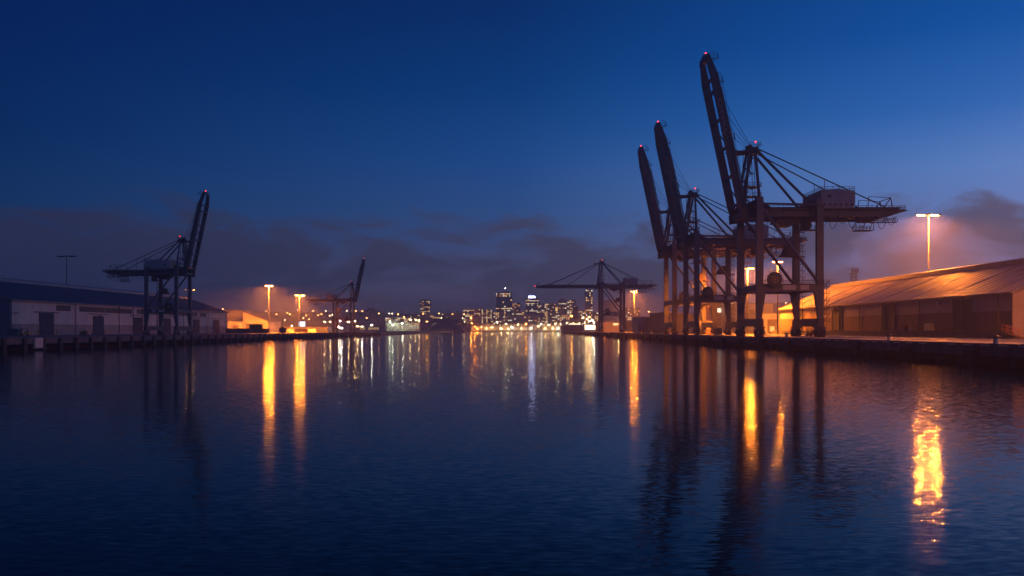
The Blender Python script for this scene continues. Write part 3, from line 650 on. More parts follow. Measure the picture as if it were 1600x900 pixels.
crate('pale crate standing alone on the loading dock left of the tall dark door', 125.2, YD(1452, 125.2), 1.6, 3.2, 2.3, 'galv', z=DECK + 1.76)
crate('white tank crate at the foot of the warehouse stair by the lit gable', 133, 214, 3.0, 2.4, 2.9, 'box_white')

def bin_(label, x, y):
    root = thing('waste_bin', label, 'waste bin', (x, y, DECK)); b = MB()
    b.hexa([(-1.6, -1.1, .2), (1.6, -1.1, .2), (1.6, 1.1, .2), (-1.6, 1.1, .2), (-2.0, -1.3, 2.2), (2.0, -1.3, 2.2), (2.0, 1.3, 2.2), (-2.0, 1.3, 2.2)]); b.build('body', 'box_teal', root)
    b = MB(); b.prism([(-2.05, -1.35, 2.22), (2.05, -1.35, 2.22), (2.05, -1.35, 2.35), (0, -1.35, 2.6), (-2.05, -1.35, 2.35)], (0, 2.7, 0)); b.build('lid', 'box_teal', root)
bin_('teal lidded waste bin at the near corner of the pale warehouse', PX(22, 298), 298)
GP = 'yellow guard posts beside the blue doors'
def post(label, x, y, g):
    root = thing('guard_post', label, 'guard post', (x, y, DECK), 0, g); b = MB(); b.tube((0, 0, 0), (0, 0, 2.1), .2, n=12); b.ball((0, 0, 2.1), .2, 12, 6, .6); b.build('post', 'yellow', root); b = MB(); b.tube((0, 0, 1.5), (0, 0, 1.75), .21, n=12); b.build('band', 'steel_dark', root)
    return root
for px, lb in ((60, 'yellow guard post on the waterward side of the larger blue door, nearest the teal bin'), (84, 'yellow guard post close against the far side of the larger blue door'), (89, 'yellow guard post standing a step away from the far side of the larger blue door'),
               (145, 'yellow guard post on the near side of the smaller blue door, by the cartons'), (163, 'yellow guard post on the far side of the smaller blue door')):
    Y = YD(px, -183); post(lb, -183, Y, GP)

# mesh fence in front of the pale warehouse
root = thing('mesh_fence', 'low wire mesh fence panel beside the larger blue door of the pale warehouse', 'fence', (-178, 350, DECK))
for k in range(5): b = MB(); b.tube((0, k * 5, 0), (0, k * 5, 2.6), .07); b.build('fence_post', 'galv', root)
b = MB()
for k in range(41): b.bar((0, k * .5, .1), (0, k * .5, 2.5), .025)
for k in range(6): b.bar((0, 0, .1 + k * .48), (0, 20, .1 + k * .48), .025)
b.build('wire_mesh', 'galv', root)

# lattice tower behind the warehouse
X, Y = 200, YD(1334, 200); h = PZ(419, Y) - DECK
root = thing('lattice_tower', 'thin dark lattice tower with a flared top behind the warehouse roof', 'tower', (X, Y, DECK))
b = MB(); n = 16
wd = lambda k: 2.4 - 1.1 * k / n
for sx in (-1, 1):
    for sy in (-1, 1): b.bar((sx * wd(0), sy * wd(0), 0), (sx * wd(n), sy * wd(n), h - 3), .3)
for k in range(n):
    z0, z1 = (h - 3) * k / n, (h - 3) * (k + 1) / n; w0, w1 = wd(k), wd(k + 1)
    for sg in (-1, 1):
        b.bar((-w0, sg * w0, z0), (w1, sg * w1, z1), .14); b.bar((w0, sg * w0, z0), (-w1, sg * w1, z1), .14); b.bar((sg * w0, -w0, z0), (sg * w1, w1, z1), .14)
        b.bar((-w1, sg * w1, z1), (w1, sg * w1, z1), .16)
b.build('lattice_frame', 'steel_dark', root)
b = MB(); b.box(-2.0, 2.0, -2.0, 2.0, h - 3, h - 2.8); b.rail((-2, -2, h - 2.8), (2, -2, h - 2.8), 1.2, 1, .06)
for sx in (-1.7, -.6, .6, 1.7): b.box(sx - .3, sx + .3, -1.9, -1.5, h - 2.6, h - .2); b.bar((sx, -1.5, h - 2.7), (sx, -1.5, h), .12)
b.build('antenna_platform', 'steel_dark', root)

# ------------------------------------------------------------------ ship at the end of the quay
Y = 1260; root = thing('cargo_ship', 'dark hulled cargo ship seen end on, moored past the lowered boom crane', 'ship', (PX(900, Y), Y, 0)); k = Y / F
b = MB()
def hullring(y, w, z0, z1, keel): return [(-w * keel, y, z0), (w * keel, y, z0), (w * .96, y, (z0 + z1) * .45), (w, y, z1), (-w, y, z1), (-w * .96, y, (z0 + z1) * .45)]
rs = [hullring(0, 14.5, -.5, 12, .35), hullring(3, 17, -.5, 11.6, .7), hullring(14, 18.4, -.5, 11, .9), hullring(70, 18.4, -.5, 11, .9), hullring(95, 3, -.5, 13, .3)]
vs = [p for r in rs for p in r]; fs = [tuple(range(6))[::-1], tuple(range(24, 30))]
for i in range(4): fs += [(i * 6 + j, i * 6 + (j + 1) % 6, i * 6 + 6 + (j + 1) % 6, i * 6 + 6 + j) for j in range(6)]
b.add(vs, fs); hl = b.build('hull', 'hull', root)
b = MB(); b.rail((-14.2, .2, 12.01), (14.2, .2, 12.01), 1.2, 2, .07); b.build('rail', 'ship', hl)
b = MB(); b.prism([(-11, 8, 11.2), (11, 8, 11.2), (8, 8, 21), (-8, 8, 21)], (0, 14, 0)); b.box(-13, 13, 7, 9, 14.8, 15.1); sp = b.build('superstructure', 'funnel', root)
for x in (-9.5, -6.5, -2, 1, 4, 9): b = MB(); b.box(x, x + 2.2, 7.6, 7.95, 12.2, 14); b.build('window', 'e_win_w', sp)
b = MB(); b.box(-3.9, 3.9, 10, 18, 21.01, 37.5); b.box(-4.3, 4.3, 9.6, 18.4, 37.5, 38.4); fu = b.build('funnel', 'funnel', root)
for x in (-1.7, 1.7): b = MB(); b.tube((x, 13, 38.4), (x, 13, 40.3), .6); b.build('exhaust_pipe', 'steel_dark', fu)
for x in (-13, -4, 5, 13): b = MB(); b.bar((x, 2.5, 11.6), (x, 2.5, 14.4), .15); q = b.build('deck_lamp_post', 'ship', root); b = MB(); b.ball((x, 2.5, 14.7), .24); b.build('deck_lamp', 'e_warm', q)

# brightly lit shed and yard beside the ship
shed_px('open fronted shed with dazzling white light beside the ship', 912, 931, 507, 1175, 20, 'box_white', windows=[(914, 930, 508, 515, 'e_shed')])

# ------------------------------------------------------------------ street lamps
def street_lamp(label, x, y, z, h, m, r, group, pole='steel_dark'):
    root = thing('street_lamp', label, 'street lamp', (x, y, z), 0, group)
    b = MB(); b.tube((0, 0, 0), (0, 0, h), .14, .09, n=6); b.build('pole', pole, root)
    b = MB(); b.ball((0, 0, h + r * .9), r, 10, 6); b.build('lamp', m, root, True)
    return root
protos = {}
def lamp_px(px, py, Y, m, label, group, r=.6, base=2.6):
    z = PZ(py, Y); h = max(1.5, z - base); key = (m, r, round(h))
    bz = z - round(h) - r * .9
    if key in protos: return dup(protos[key], (PX(px, Y), Y, bz), label)
    protos[key] = street_lamp(label, PX(px, Y), Y, bz, round(h), m, r, group); return protos[key]
G1 = 'street lamps along the far shore'
LB = {'e_sod': 'orange street lamp on the far shore below the city towers', 'e_warm': 'warm white street lamp on the far shore below the city towers', 'e_white': 'cool white street lamp on the far shore below the city towers', 'e_green': 'greenish white lamp by the long pale lit hall on the far shore'}
for px, py, m in ((737, 505, 'e_sod'), (742, 510, 'e_sod'), (736, 497, 'e_sod'), (710, 502, 'e_sod'), (667, 502, 'e_sod'), (609, 503, 'e_green'), (629, 505, 'e_green'), (614, 508, 'e_green'), (650, 500, 'e_warm'), (655, 501, 'e_warm'), (641, 499, 'e_warm'),
                  (777, 504, 'e_warm'), (791, 506, 'e_warm'), (809, 507, 'e_warm'), (822, 506, 'e_sod'), (846, 506, 'e_white'), (841, 510, 'e_warm'), (868, 506, 'e_warm'), (876, 506, 'e_warm'), (858, 508, 'e_warm'), (800, 512, 'e_white'), (769, 512, 'e_warm'),
                  (752, 511, 'e_warm'), (760, 513, 'e_warm'), (783, 513, 'e_warm'), (815, 513, 'e_warm'), (830, 513, 'e_white'), (852, 513, 'e_warm'), (864, 513, 'e_warm'), (794, 514, 'e_warm'), (872, 513, 'e_white'), (746, 514, 'e_sod'), (720, 512, 'e_sod')):
    lamp_px(px, py, 1890 if py < 512 else 1905 if px > 0 else 0, m, LB[m], G1, .6)
for px, py, m, Y, lb in ((893, 494, 'e_sod', 1400, 'large orange lamp just left of the ship funnel'), (921, 495, 'e_sod', 1350, 'orange lamp low against the slim lit tower'), (944, 491, 'e_sod', 800, 'orange lamp hanging low inside the legs of the lowered boom crane'),
                         (917, 499, 'e_warm', 1300, 'warm lamp between the ship funnel and the lowered boom crane'), (921, 502, 'e_warm', 1320, 'warm lamp in the bright yard behind the ship'), (925, 500, 'e_white', 1310, 'white lamp in the bright yard behind the ship'), (911, 496, 'e_warm', 1340, 'warm lamp right beside the ship funnel'),
                         (928, 504, 'e_white', 1180, 'white lamp above the dazzling open shed'), (967, 490, 'e_warm', 1200, 'warm lamp between the landside legs of the lowered boom crane'), (708, 505, 'e_sod', 1880, 'orange lamp beside the dark wooded mound'),
                         (966, 478, 'e_warm', 1230, 'high warm lamp behind the landside legs of the lowered boom crane')):
    lamp_px(px, py, Y, m, lb, 'lamps around the ship berth', .42)
G2 = 'house lamps on the hillside'
for px, py, w in ((348, 483, 0), (383, 485, 0), (393, 487, 1), (416, 486, 0), (420, 489, 1), (432, 491, 0), (449, 489, 0), (453, 491, 0), (465, 484, 0), (478, 493, 0), (474, 497, 0), (489, 486, 0), (497, 493, 0), (502, 491, 0), (509, 486, 1), (515, 493, 1), (519, 492, 1), (531, 486, 0), (542, 486, 1),
                  (549, 486, 0), (556, 486, 0), (566, 486, 0), (592, 490, 0), (622, 491, 0), (631, 495, 0), (608, 490, 1), (613, 490, 1), (661, 490, 0), (686, 490, 0), (707, 491, 0), (725, 491, 0), (723, 497, 1), (726, 503, 1), (697, 500, 0), (445, 500, 1), (483, 499, 0), (1014, 487, 0), (1047, 488, 0), (1228, 473, 1), (690, 497, 1), (642, 500, 1), (573, 497, 0)):
    lamp_px(px, py, 1860 if px < 660 else 1930, 'e_hill_w' if w else 'e_hill', ('pale' if w else 'amber') + ' house lamp scattered on the dark hillside', G2, .9, base=PZ(py, 1860) - 6)
G3 = 'white yard lamps around the orange crane'
for px, py, m in ((507, 503, 'e_warm'), (516, 503, 'e_warm'), (532, 502, 'e_white'), (529, 511, 'e_white'), (555, 502, 'e_warm'), (545, 503, 'e_warm'), (534, 513, 'e_white'), (516, 513, 'e_white'), (559, 510, 'e_warm'), (566, 510, 'e_white'), (581, 508, 'e_white'), (456, 509, 'e_warm')):
    lamp_px(px, py, 860, m, ('warm' if m == 'e_warm' else 'cool white') + ' yard lamp behind the legs of the orange lit crane', G3, .24)

# ------------------------------------------------------------------ the city
def tower(label, p0, p1, yt, Y, m, lit=.2, depth=26, wm=('e_win', 'e_win_o', 'e_win_w'), cap=None, rows=None, cols=None, ybot=512, band=None, name='office_tower', cat='tower', seed=0, strip=None):
    r = random.Random(seed + int(p0 * 7)); x0, x1 = PX(p0, Y), PX(p1, Y); z = PZ(yt, Y); zb = 2.6
    root = thing(name, label, cat, ((x0 + x1) / 2, Y, zb)); w = (x1 - x0) / 2; h = z - zb
    b = MB(); b.box(-w, w, 0, depth, 0, h); b.build('wall', m, root)
    b = MB(); b.box(-w - .4, w + .4, -.4, depth + .4, h + .003, h + 1.0)
    if cap: b.box(PX(cap[0], Y) - root.location.x, PX(cap[1], Y) - root.location.x, 4, depth - 4, h + 1.003, PZ(cap[2], Y) - zb)
    b.build('roof', 'city_a', root)
    rows = rows or max(2, int(h / 4.2)); cols = cols or max(2, int(2 * w / 4)); zl = PZ(ybot, Y) - zb; n = 0
    cw, rh = 2 * w / cols, (h - zl) / rows
    for i in range(rows):
        run = r.random() < .18
        for j in range(cols):
            if n >= 95: break
            on = r.random() < (lit if not run else .75) or (band and i in band and r.random() < .85) or (strip and j in strip and r.random() < .8)
            if not on: continue
            b = MB(); xx = -w + j * cw; zz = zl + i * rh
            b.box(xx + cw * .14, xx + cw * .86, -.15, -.004, zz + rh * .25, zz + rh * .75); b.build('window', wm[min(len(wm) - 1, int(r.random() ** 1.5 * len(wm)))], root); n += 1
    # dark glazing bands, one shallow strip a storey
    b = MB()
    for i in range(rows): zz = zl + i * rh; b.box(-w + .4, w - .4, -.06, -.003, zz + rh * .22, zz + rh * .8)
    b.build('glazing_band', 'glassy', root)
    return root
tower('slim dark apartment block standing alone on the low hill', 656, 672, 469, 2000, 'city_a', .16, ybot=492, cap=(660, 668, 467.5), name='apartment_block', cat='building')
tower('brick coloured office with lights along its top beside the beige block', 724, 741, 484, 1980, 'city_b', .1, band=(5, 6), ybot=505)
tower('beige office block with two bright vertical strips of windows', 741.3, 757, 483, 1960, 'city_c', .04, cols=7, strip=(5,), ybot=505, cap=(750, 757, 481.5))
tower('lower beige block with one bright strip next to the beige office', 757.3, 769, 484, 1962, 'city_c', .08, cols=5, strip=(1, 4), ybot=505)
tower('tallest dark office tower with lit upper floors and a rooftop light', 775, 800, 457.5, 2050, 'city_a', .1, cols=10, rows=13, band=(12, 11, 5), ybot=500, cap=(784, 795, 455))
tower('low brown block with amber windows right of the tallest tower', 800.5, 813, 474, 2040, 'city_b', .22, wm=('e_win_o', 'e_win'), ybot=500)
t9 = tower('dark tower crowned by a glowing blue white sign', 821, 842, 466.5, 2030, 'city_d', .07, ybot=505, cap=(825, 838, 463))
b = MB(); Y = 2030; cx = t9.location.x; b.box(PX(826, Y) - cx, PX(836, Y) - cx, 2.0, 3.8, PZ(465.2, Y) - 2.6, PZ(462.6, Y) - 2.6); b.build('lit_sign', 'e_sign', t9)
tower('wide brown office block with columns of lit windows', 841, 868, 474.5, 1985, 'city_b', .12, cols=11, strip=(4, 5), ybot=508)
tower('pale grey block with a rounded top left of the slim lit tower', 873, 885.5, 469, 2010, 'city_d', .04, ybot=505, cap=(876, 883, 466.5))
tower('beige block with a bright lit top floor beside the ship funnel', 886, 900, 469, 1950, 'city_c', .25, band=(7, 8), ybot=505)
tower('slim tall tower with scattered lit windows behind the lowered boom', 915, 926, 452, 2080, 'city_d', .35, cols=4, rows=14, ybot=506)
tower('hazy broad block framed by the legs of the lowered boom crane', 937, 964, 469, 1900, 'city_c', .06, ybot=508)
tower('hazy dark block with rows of small windows right of the lowered boom crane', 974, 1000, 482, 1750, 'city_d', .25, ybot=508)
for k, (p0, p1, yt, Y, m, l, lb) in enumerate((
    (690, 722, 490, 2000, 'city_b', .12, 'low brown terrace at the foot of the hill left of the brick office'), (768, 786, 488, 1940, 'city_b', .3, 'low brown office with many amber windows under the tallest tower'), (800, 822, 487, 1945, 'city_d', .14, 'low grey block between the tallest tower and the sign tower'),
    (786, 800, 494, 1935, 'city_d', .1, 'small grey block directly below the tallest tower'), (822, 842, 492, 1940, 'city_b', .12, 'low brown block below the sign tower'), (856, 872, 487, 1950, 'city_d', .14, 'low grey block in front of the wide brown office block'), (868, 890, 492, 1930, 'city_b', .2, 'low brown block behind the ship stern'),
    (640, 656, 492, 1990, 'city_b', .15, 'low house block left of the slim apartment block'), (672, 690, 493, 1985, 'city_b', .15, 'low house block right of the slim apartment block'), (602, 640, 496, 1940, 'city_d', .06, 'long low building above the pale lit hall'),
    (898, 916, 486, 1925, 'city_c', .3, 'low hazy block between the ship funnel and the slim lit tower'), (926, 938, 488, 1930, 'city_d', .2, 'low hazy block just right of the slim lit tower'))):
    tower(lb, p0, p1, yt, Y, m, l, 20, ybot=512, name='low_building', cat='building', seed=k)
# roof mast on the tallest tower
o = lamp_px(790, 450.5, 2062, 'e_white', 'white beacon on the roof mast of the tallest office tower', 'roof beacons', .5, base=PZ(455, 2062))
# church tower: its gold light is put in as a glowing wall
Y = 1990; root = thing('church_tower', 'gold lit church tower with a pointed spire left of the rounded grey block', 'church tower', (PX(869, Y), Y, 2.6)); h = PZ(480, Y) - 2.6
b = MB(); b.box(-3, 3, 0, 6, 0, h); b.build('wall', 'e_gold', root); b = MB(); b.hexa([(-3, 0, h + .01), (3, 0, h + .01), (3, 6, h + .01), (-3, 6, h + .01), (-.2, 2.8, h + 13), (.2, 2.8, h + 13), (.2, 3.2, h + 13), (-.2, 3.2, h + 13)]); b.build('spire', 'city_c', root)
# low lit halls along the far shore
for k, (p0, p1, yt, Y, m, wm, n, lb) in enumerate((
    (603, 655, 504, 1905, 'shed', 'e_hall_w', 12, 'long pale lit hall with a row of bays on the far shore'), (562, 601, 509, 1700, 'city_d', 'e_hall', 9, 'low terrace of pale houses at the water left of the pale lit hall'),
    (736, 752, 509, 1915, 'city_c', 'e_hall', 5, 'small amber lit quayside shed below the beige block'), (753, 778, 508, 1912, 'city_c', 'e_hall', 9, 'warm lit quayside market hall left of the tallest tower'), (785, 840, 502, 1930, 'shed_dark', 'e_hall', 10, 'long dark quayside shed below the tallest tower'),
    (779, 800, 510, 1910, 'city_c', 'e_hall', 8, 'low warm lit quayside hall right under the tallest tower'), (801, 824, 510, 1911, 'city_c', 'e_hall_w', 8, 'low bright quayside hall left of the sign tower'), (825, 846, 509, 1912, 'city_b', 'e_hall', 8, 'low warm quayside hall right under the sign tower'),
    (847, 882, 508, 1908, 'city_c', 'e_hall', 12, 'long warm lit quayside hall left of the ship'))):
    x0, x1 = PX(p0, Y), PX(p1, Y); z = PZ(yt, Y); w = (x1 - x0) / n
    ws = [(x0 + w * (j + .15), x0 + w * (j + .85), 2.6 + (z - 2.6) * .25, 2.6 + (z - 2.6) * .72, wm) for j in range(n) if rng.random() < .8]
    shed(lb, x0, x1, Y, Y + 24, z, z + 3, m, 'city_a', (), ws, 'gable' if k % 2 else 'flat', 2.6, 'quayside hall')
root = thing('conveyor', 'slanting orange lit conveyor arm below the tallest tower', 'conveyor', (PX(783, 1925), 1925, 2.6)); L = PX(795, 1925) - PX(783, 1925); h0, h1 = PZ(504, 1925) - 2.6, PZ(493, 1925) - 2.6
b = MB(); b.bar((0, 0, h0), (L, 0, h1), 1.2, 1.6); b.build('arm', emit('orange lit arm', (1, .33, .12), .5, False), root); b = MB(); b.bar((0, 0, 0), (0, 0, h0), .6); b.bar((L * .7, 0, 0), (L * .7, 0, h0 + (h1 - h0) * .7), .5); b.build('trestle', 'steel_dark', root)  # arm glows by itself in place of orange light falling on it
root = thing('lit_screen', 'bright pale blue screen in the yard between the misty masts', 'screen', (PX(471, 830), 832, 2.6)); b = MB(); b.box(-2.9, 2.9, 0, .4, 5.6, 10.3); b.build('panel', 'e_screen', root); b = MB()
for x in (-2.2, 2.2): b.box(x - .15, x + .15, .41, .7, 0, 10)
b.build('support', 'steel_dark', root)

# ------------------------------------------------------------------ hills and trees
def hills(prof, Y0, Y1, sd):
    r = random.Random(sd); b = MB(); nx, ny = 90, 8; vs = []; p0, p1 = prof[0][0], prof[-1][0]
    def ht(px):
        for (a, ya), (c, yc) in zip(prof, prof[1:]):
            if a <= px <= c: return ya + (yc - ya) * (px - a) / (c - a)
        return prof[-1][1]
    for j in range(ny + 1):
        t = j / ny; Y = Y0 + (Y1 - Y0) * t
        for i in range(nx + 1):
            px = p0 + (p1 - p0) * i / nx; top = max(2.7, PZ(ht(px), Y0 + (Y1 - Y0) * .6)); f = math.sin(min(1, t / .6) * math.pi / 2)
            vs.append((PX(px, Y0 + (Y1 - Y0) * .6) , Y, 2.4 + (top - 2.4) * f + (r.random() - .5) * 3 * (0 < j)))
    fs = [(j * (nx + 1) + i, j * (nx + 1) + i + 1, (j + 1) * (nx + 1) + i + 1, (j + 1) * (nx + 1) + i) for j in range(ny) for i in range(nx)]
    b.add(vs, fs); return struct(b.build('hill', 'hill', None, True))
hills([(150, 500), (300, 490), (340, 486), (400, 487), (480, 488), (540, 488), (575, 486), (600, 488), (640, 491), (700, 491), (740, 495), (800, 500), (860, 508)], 1960, 2900, 3)
hills([(985, 507), (1020, 496), (1080, 490), (1150, 485), (1205, 473), (1235, 472), (1265, 478), (1330, 470), (1450, 470), (1600, 480)], 1700, 2600, 5)
b = MB(); vs = []
for j in range(5):
    for i in range(21): px = 664 + 64 * i / 20; Yq = 1850 + j * 14; vs.append((PX(px, 1850), Yq, -.4 + max(0, (PZ(501, 1850)) * math.sin(math.pi * i / 20) ** .6 * math.sin(math.pi * (j + .6) / 5.2))))
b.add(vs, [(j * 21 + i, j * 21 + i + 1, (j + 1) * 21 + i + 1, (j + 1) * 21 + i) for j in range(4) for i in range(20)]); struct(b.build('hill', 'hill', None, True))

def tree(label, x, y, z, h, w, conifer, sd, group):
    r = random.Random(sd); root = thing('conifer_tree' if conifer else 'broadleaf_tree', label, 'tree', (x, y, z), 0, group)
    b = MB(); b.tube((0, 0, -1), (0, 0, h * (.9 if conifer else .55)), h * .035, h * .01, n=6)
    for k in range(6): t = r.random() * 6.28; b.tube((0, 0, h * (.25 + .05 * k)), (math.cos(t) * w * .5, math.sin(t) * w * .5, h * (.45 + .06 * k)), h * .012, h * .005, n=4)
    b.build('trunk', 'bark', root)
    b = MB()
    for k in range(420):
        if conifer:
            t = r.random() ** .7; rad = w * (1 - t) * (.5 + .5 * r.random()) * (.75 + .25 * math.sin(t * 40)); zz = h * (.12 + .88 * t)
            a = r.random() * 6.28; c = Vector((rad * math.cos(a), rad * math.sin(a), zz))
        else:
            q = k % 9; cl = Vector((w * .55 * math.cos(q * 2.4), w * .55 * math.sin(q * 2.4), h * (.5 + .3 * ((q * .37) % 1)))) if q else Vector((0, 0, h * .72))
            c = cl + Vector((r.gauss(0, 1), r.gauss(0, 1), r.gauss(0, .8))) * w * .22
        n = Vector((r.gauss(0, 1), r.gauss(0, 1), r.gauss(0, 1))).normalized(); u = n.orthogonal().normalized(); v = n.cross(u); e = w * (.07 + .07 * r.random())
        b.add([c + u * e, c + v * e * .7, c - u * e, c - v * e * .7], [(0, 1, 2, 3)])
    b.build('crown', 'leaf', root); return root
GT = 'dark trees on the far ridge'
pc = tree('pointed dark conifer standing up from the far ridge', PX(628, 2300), 2300, PZ(492, 2300), 14, 4, True, 1, GT)
pb = tree('rounded dark broadleaf tree on the far ridge', PX(580, 2300), 2300, PZ(489, 2300), 16, 9, False, 2, GT)
for px, sc in ((641, .8), (700, 1.1), (704, .8), (678, .8), (632, .9), (612, .7), (691, .7)):
    o = dup(pc, (PX(px, 2300), 2300, PZ(492.5, 2300))); o.scale = (sc,) * 3
for px, sc in ((572, .8), (587, 1), (592, .7), (566, .7), (578, 1.1), (600, .6), (545, .5), (525, .6), (505, .5), (470, .6), (440, .5), (410, .6), (380, .6), (650, .5), (665, .5), (715, .6), (1015, .6), (1100, .6)):
    o = dup(pb, (PX(px, 2300), 2300, PZ(490 if px < 1000 else 492, 2300) - 2)); o.scale = (sc,) * 3; o.rotation_euler.z = px
GW = 'trees on the wooded mound by the water'
for k, px in enumerate((668, 674, 680, 687, 693, 699, 706, 712, 718, 724)):
    o = dup(pb, (PX(px, 1860), 1862, PZ(509 - 4 * math.sin(k / 9 * 3.14), 1862) - 4), 'dark bushy tree on the wooded mound at the water right of the pale lit hall'); o['group'] = GW; o.scale = (.8 + .3 * (k % 3) / 2,) * 3; o.rotation_euler.z = k

# ------------------------------------------------------------------ water surface
m = bpy.data.materials.new('harbour water'); m.use_nodes = True; nt = m.node_tree; n = nt.nodes; l = nt.links; p = n['Principled BSDF']
p.inputs['Base Color'].default_value = (.002, .005, .010, 1); p.inputs['Roughness'].default_value = .08; p.inputs['IOR'].default_value = 1.16
tc = n.new('ShaderNodeTexCoord')
def waves(scale, amp, stretch):
    mp = n.new('ShaderNodeMapping'); mp.inputs['Scale'].default_value = (scale * stretch, scale, scale); l.new(tc.outputs['Object'], mp.inputs[0])
    no = n.new('ShaderNodeTexNoise'); no.inputs['Scale'].default_value = 1; no.inputs['Detail'].default_value = 1.5; l.new(mp.outputs[0], no.inputs['Vector'])
    s = n.new('ShaderNodeVectorMath'); s.operation = 'SUBTRACT'; s.inputs[1].default_value = (.5, .5, .5); l.new(no.outputs['Color'], s.inputs[0])
    k = n.new('ShaderNodeVectorMath'); k.operation = 'MULTIPLY'; k.inputs[1].default_value = (amp * .8, amp, 0); l.new(s.outputs[0], k.inputs[0]); return k.outputs[0]
a1, a2 = waves(7, .13, .3), waves(.25, .004, .6)
ad = n.new('ShaderNodeVectorMath'); l.new(a1, ad.inputs[0]); l.new(a2, ad.inputs[1])
ad2 = n.new('ShaderNodeVectorMath'); l.new(ad.outputs[0], ad2.inputs[0]); ad2.inputs[1].default_value = (0, 0, 1)
nm = n.new('ShaderNodeVectorMath'); nm.operation = 'NORMALIZE'; l.new(ad2.outputs[0], nm.inputs[0]); l.new(nm.outputs[0], p.inputs['Normal'])
water.data.materials[0] = m

# ------------------------------------------------------------------ mist
b = MB(); b.box(-1950, 1950, -70, 3350, -1.9, 100); hz = b.build('haze', 'steel'); hz['kind'] = 'stuff'
m = bpy.data.materials.new('harbour mist'); m.use_nodes = True; nt = m.node_tree; nt.nodes.remove(nt.nodes['Principled BSDF'])
v = nt.nodes.new('ShaderNodeVolumePrincipled'); v.inputs['Color'].default_value = (.85, .85, .9, 1); v.inputs['Density'].default_value = .0005; v.inputs['Anisotropy'].default_value = .25
nt.links.new(v.outputs[0], nt.nodes['Material Output'].inputs['Volume']); hz.data.materials[0] = m; m.cycles.volume_sampling = 'EQUIANGULAR'; m.cycles.homogeneous_volume = True

# ------------------------------------------------------------------ dusk sky
w = bpy.data.worlds.new('World'); S.world = w; w.use_nodes = True; nt = w.node_tree; n = nt.nodes; l = nt.links; bg = n['Background']
SUN_EL, SUN_AZ = R(-3.4), R(78)
sky = n.new('ShaderNodeTexSky'); sky.sky_type = 'NISHITA'; sky.sun_disc = False; sky.sun_elevation = SUN_EL; sky.sun_rotation = SUN_AZ; sky.ozone_density = 3.6; sky.dust_density = .6
tint = n.new('ShaderNodeVectorMath'); tint.operation = 'MULTIPLY'; tint.inputs[1].default_value = (.1, .5, .8); l.new(sky.outputs[0], tint.inputs[0])
tc = n.new('ShaderNodeTexCoord'); sep = n.new('ShaderNodeSeparateXYZ'); l.new(tc.outputs['Generated'], sep.inputs[0])
def math_(op, a, b=None, clamp=False):
    k = n.new('ShaderNodeMath'); k.operation = op; k.use_clamp = clamp
    for i, q in enumerate((a, b)):
        if q is None: continue
        if isinstance(q, (int, float)): k.inputs[i].default_value = q
        else: l.new(q, k.inputs[i])
    return k.outputs[0]
def ramp(x, pts):
    k = n.new('ShaderNodeValToRGB'); e = k.color_ramp.elements
    while len(e) < len(pts): e.new(.5)
    for q, (a, c) in zip(e, pts): q.position = a; q.color = (*c, 1) if isinstance(c, tuple) else (c, c, c, 1)
    l.new(x, k.inputs[0]); return k.outputs[0]
def mix(f, a, b):
    k = n.new('ShaderNodeMix'); k.data_type = 'RGBA'
    for i, q in ((0, f), (6, a), (7, b)):
        if isinstance(q, tuple): k.inputs[i].default_value = (*q, 1)
        else: l.new(q, k.inputs[i])
    return k.outputs[2]
el = sep.outputs[2]
# low bank of dusk cloud: a layer seen at a slant, so the noise is taken on a flattened direction
mp = n.new('ShaderNodeMapping'); mp.inputs['Scale'].default_value = (9, 9, 24); l.new(tc.outputs['Generated'], mp.inputs[0])
cn = n.new('ShaderNodeTexNoise'); cn.inputs['Scale'].default_value = 1; cn.inputs['Detail'].default_value = 5; cn.inputs['Roughness'].default_value = .62; cn.inputs['Distortion'].default_value = .6; l.new(mp.outputs[0], cn.inputs['Vector'])
mp2 = n.new('ShaderNodeMapping'); mp2.inputs['Scale'].default_value = (3.2, 3.2, 8); mp2.inputs['Location'].default_value = (5.1, 2, 0); l.new(tc.outputs['Generated'], mp2.inputs[0])
cn2 = n.new('ShaderNodeTexNoise'); cn2.inputs['Scale'].default_value = 1; cn2.inputs['Detail'].default_value = 4; l.new(mp2.outputs[0], cn2.inputs['Vector'])
K = .5                                                        # ramps are stored at el / K so that they fill 0..1
ek = math_('DIVIDE', el, K)
def grad(pts): return ramp(ek, [(e / K, c) for e, c in pts])
gl = grad([(0, (.045, .038, .080)), (.06, (.026, .038, .105)), (.127, (.0045, .034, .128)), (.20, (.0005, .021, .100)), (.295, (0, .012, .080)), (.5, (0, .006, .045))])
gc = grad([(0, (.115, .092, .150)), (.05, (.108, .102, .195)), (.10, (.050, .085, .225)), (.125, (.030, .083, .24)), (.188, (.010, .066, .235)), (.26, (.0005, .040, .165)), (.336, (0, .022, .110)), (.5, (0, .008, .055))])
gr = grad([(0, (.12, .115, .23)), (.05, (.17, .18, .36)), (.11, (.15, .24, .53)), (.163, (.10, .235, .55)), (.22, (.02, .14, .44)), (.295, (0, .078, .32)), (.5, (0, .025, .13))])
hz_ = math_('SQRT', math_('ADD', math_('MULTIPLY', sep.outputs[0], sep.outputs[0]), math_('MULTIPLY', sep.outputs[1], sep.outputs[1])))
az = math_('DIVIDE', sep.outputs[0], hz_)
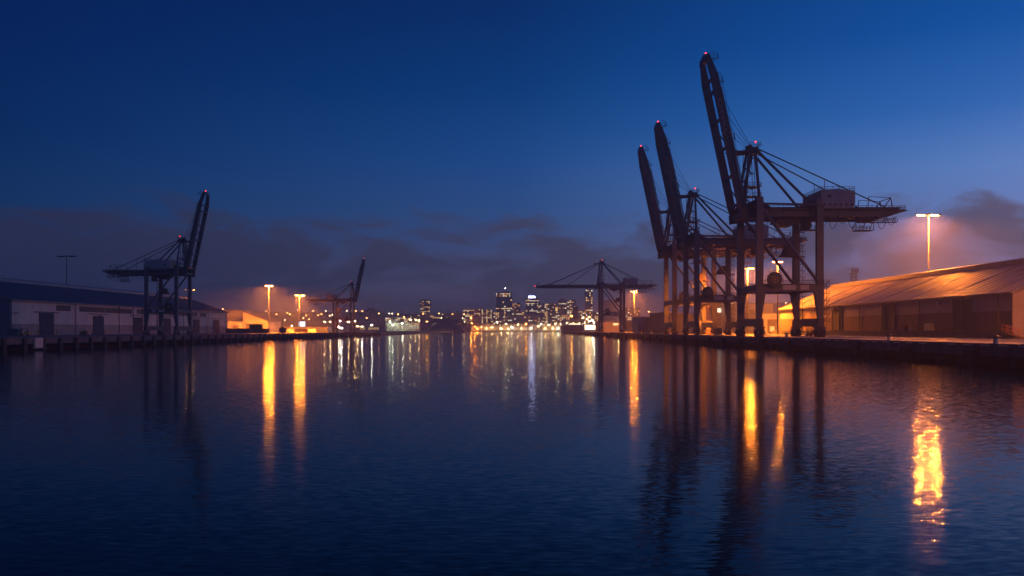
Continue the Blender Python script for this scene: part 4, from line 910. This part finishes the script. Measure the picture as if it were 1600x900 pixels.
base = mix(math_('MULTIPLY', math_('ADD', az, .5), 2.0, True), gl, mix(math_('MULTIPLY', az, 2.0, True), gc, gr))
ad = n.new('ShaderNodeVectorMath'); l.new(base, ad.inputs[0]); l.new(tint.outputs[0], ad.inputs[1]); base = ad.outputs[0]
thr = ramp(ek, [(0, .44), (.03 / K, .47), (.075 / K, .43), (.115 / K, .465), (.142 / K, .55), (.18 / K, .85)])
nz = math_('ADD', math_('MULTIPLY', cn.outputs['Fac'], .62), math_('MULTIPLY', cn2.outputs['Fac'], .42))
cm = math_('MULTIPLY', math_('SUBTRACT', nz, thr), 9, True)
lowc = mix(math_('MULTIPLY', math_('ADD', az, .45), 1.05, True), (.028, .032, .078), (.098, .092, .155))
col = mix(math_('MULTIPLY', cm, .88), base, lowc)
l.new(col, bg.inputs[0]); bg.inputs[1].default_value = 1.0

# faint last glow of the sun below the horizon, as a very soft lamp from its side
L = bpy.data.lights.new('dusk_glow', 'SUN'); L.energy = .05; L.angle = R(60); L.color = (.55, .7, 1); lo = bpy.data.objects.new('dusk_glow', L); COL.objects.link(lo)
d = Vector((math.sin(SUN_AZ), math.cos(SUN_AZ), .45)); lo.rotation_euler = d.to_track_quat('Z', 'Y').to_euler()

# ------------------------------------------------------------------ camera and render settings
cam = bpy.data.cameras.new('camera'); co = bpy.data.objects.new('camera', cam); COL.objects.link(co); S.camera = co
cam.sensor_width = 36; cam.lens = 36 * F / 1600; cam.shift_y = (HZ - 450) / 1600; cam.clip_end = 9000; cam.clip_start = .5
co.location = (0, 0, EYE); co.rotation_euler = (R(90), 0, 0)
S.render.engine = 'CYCLES'; c = S.cycles; c.use_denoising = True; c.max_bounces = 5; c.diffuse_bounces = 2; c.glossy_bounces = 3; c.volume_bounces = 0; c.transmission_bounces = 1
c.sample_clamp_indirect = 6; c.use_light_tree = True; c.caustics_reflective = False; c.caustics_refractive = False; c.use_adaptive_sampling = False
S.view_settings.view_transform = 'Standard'; S.view_settings.look = 'None'; S.view_settings.exposure = 0; S.view_settings.gamma = 1
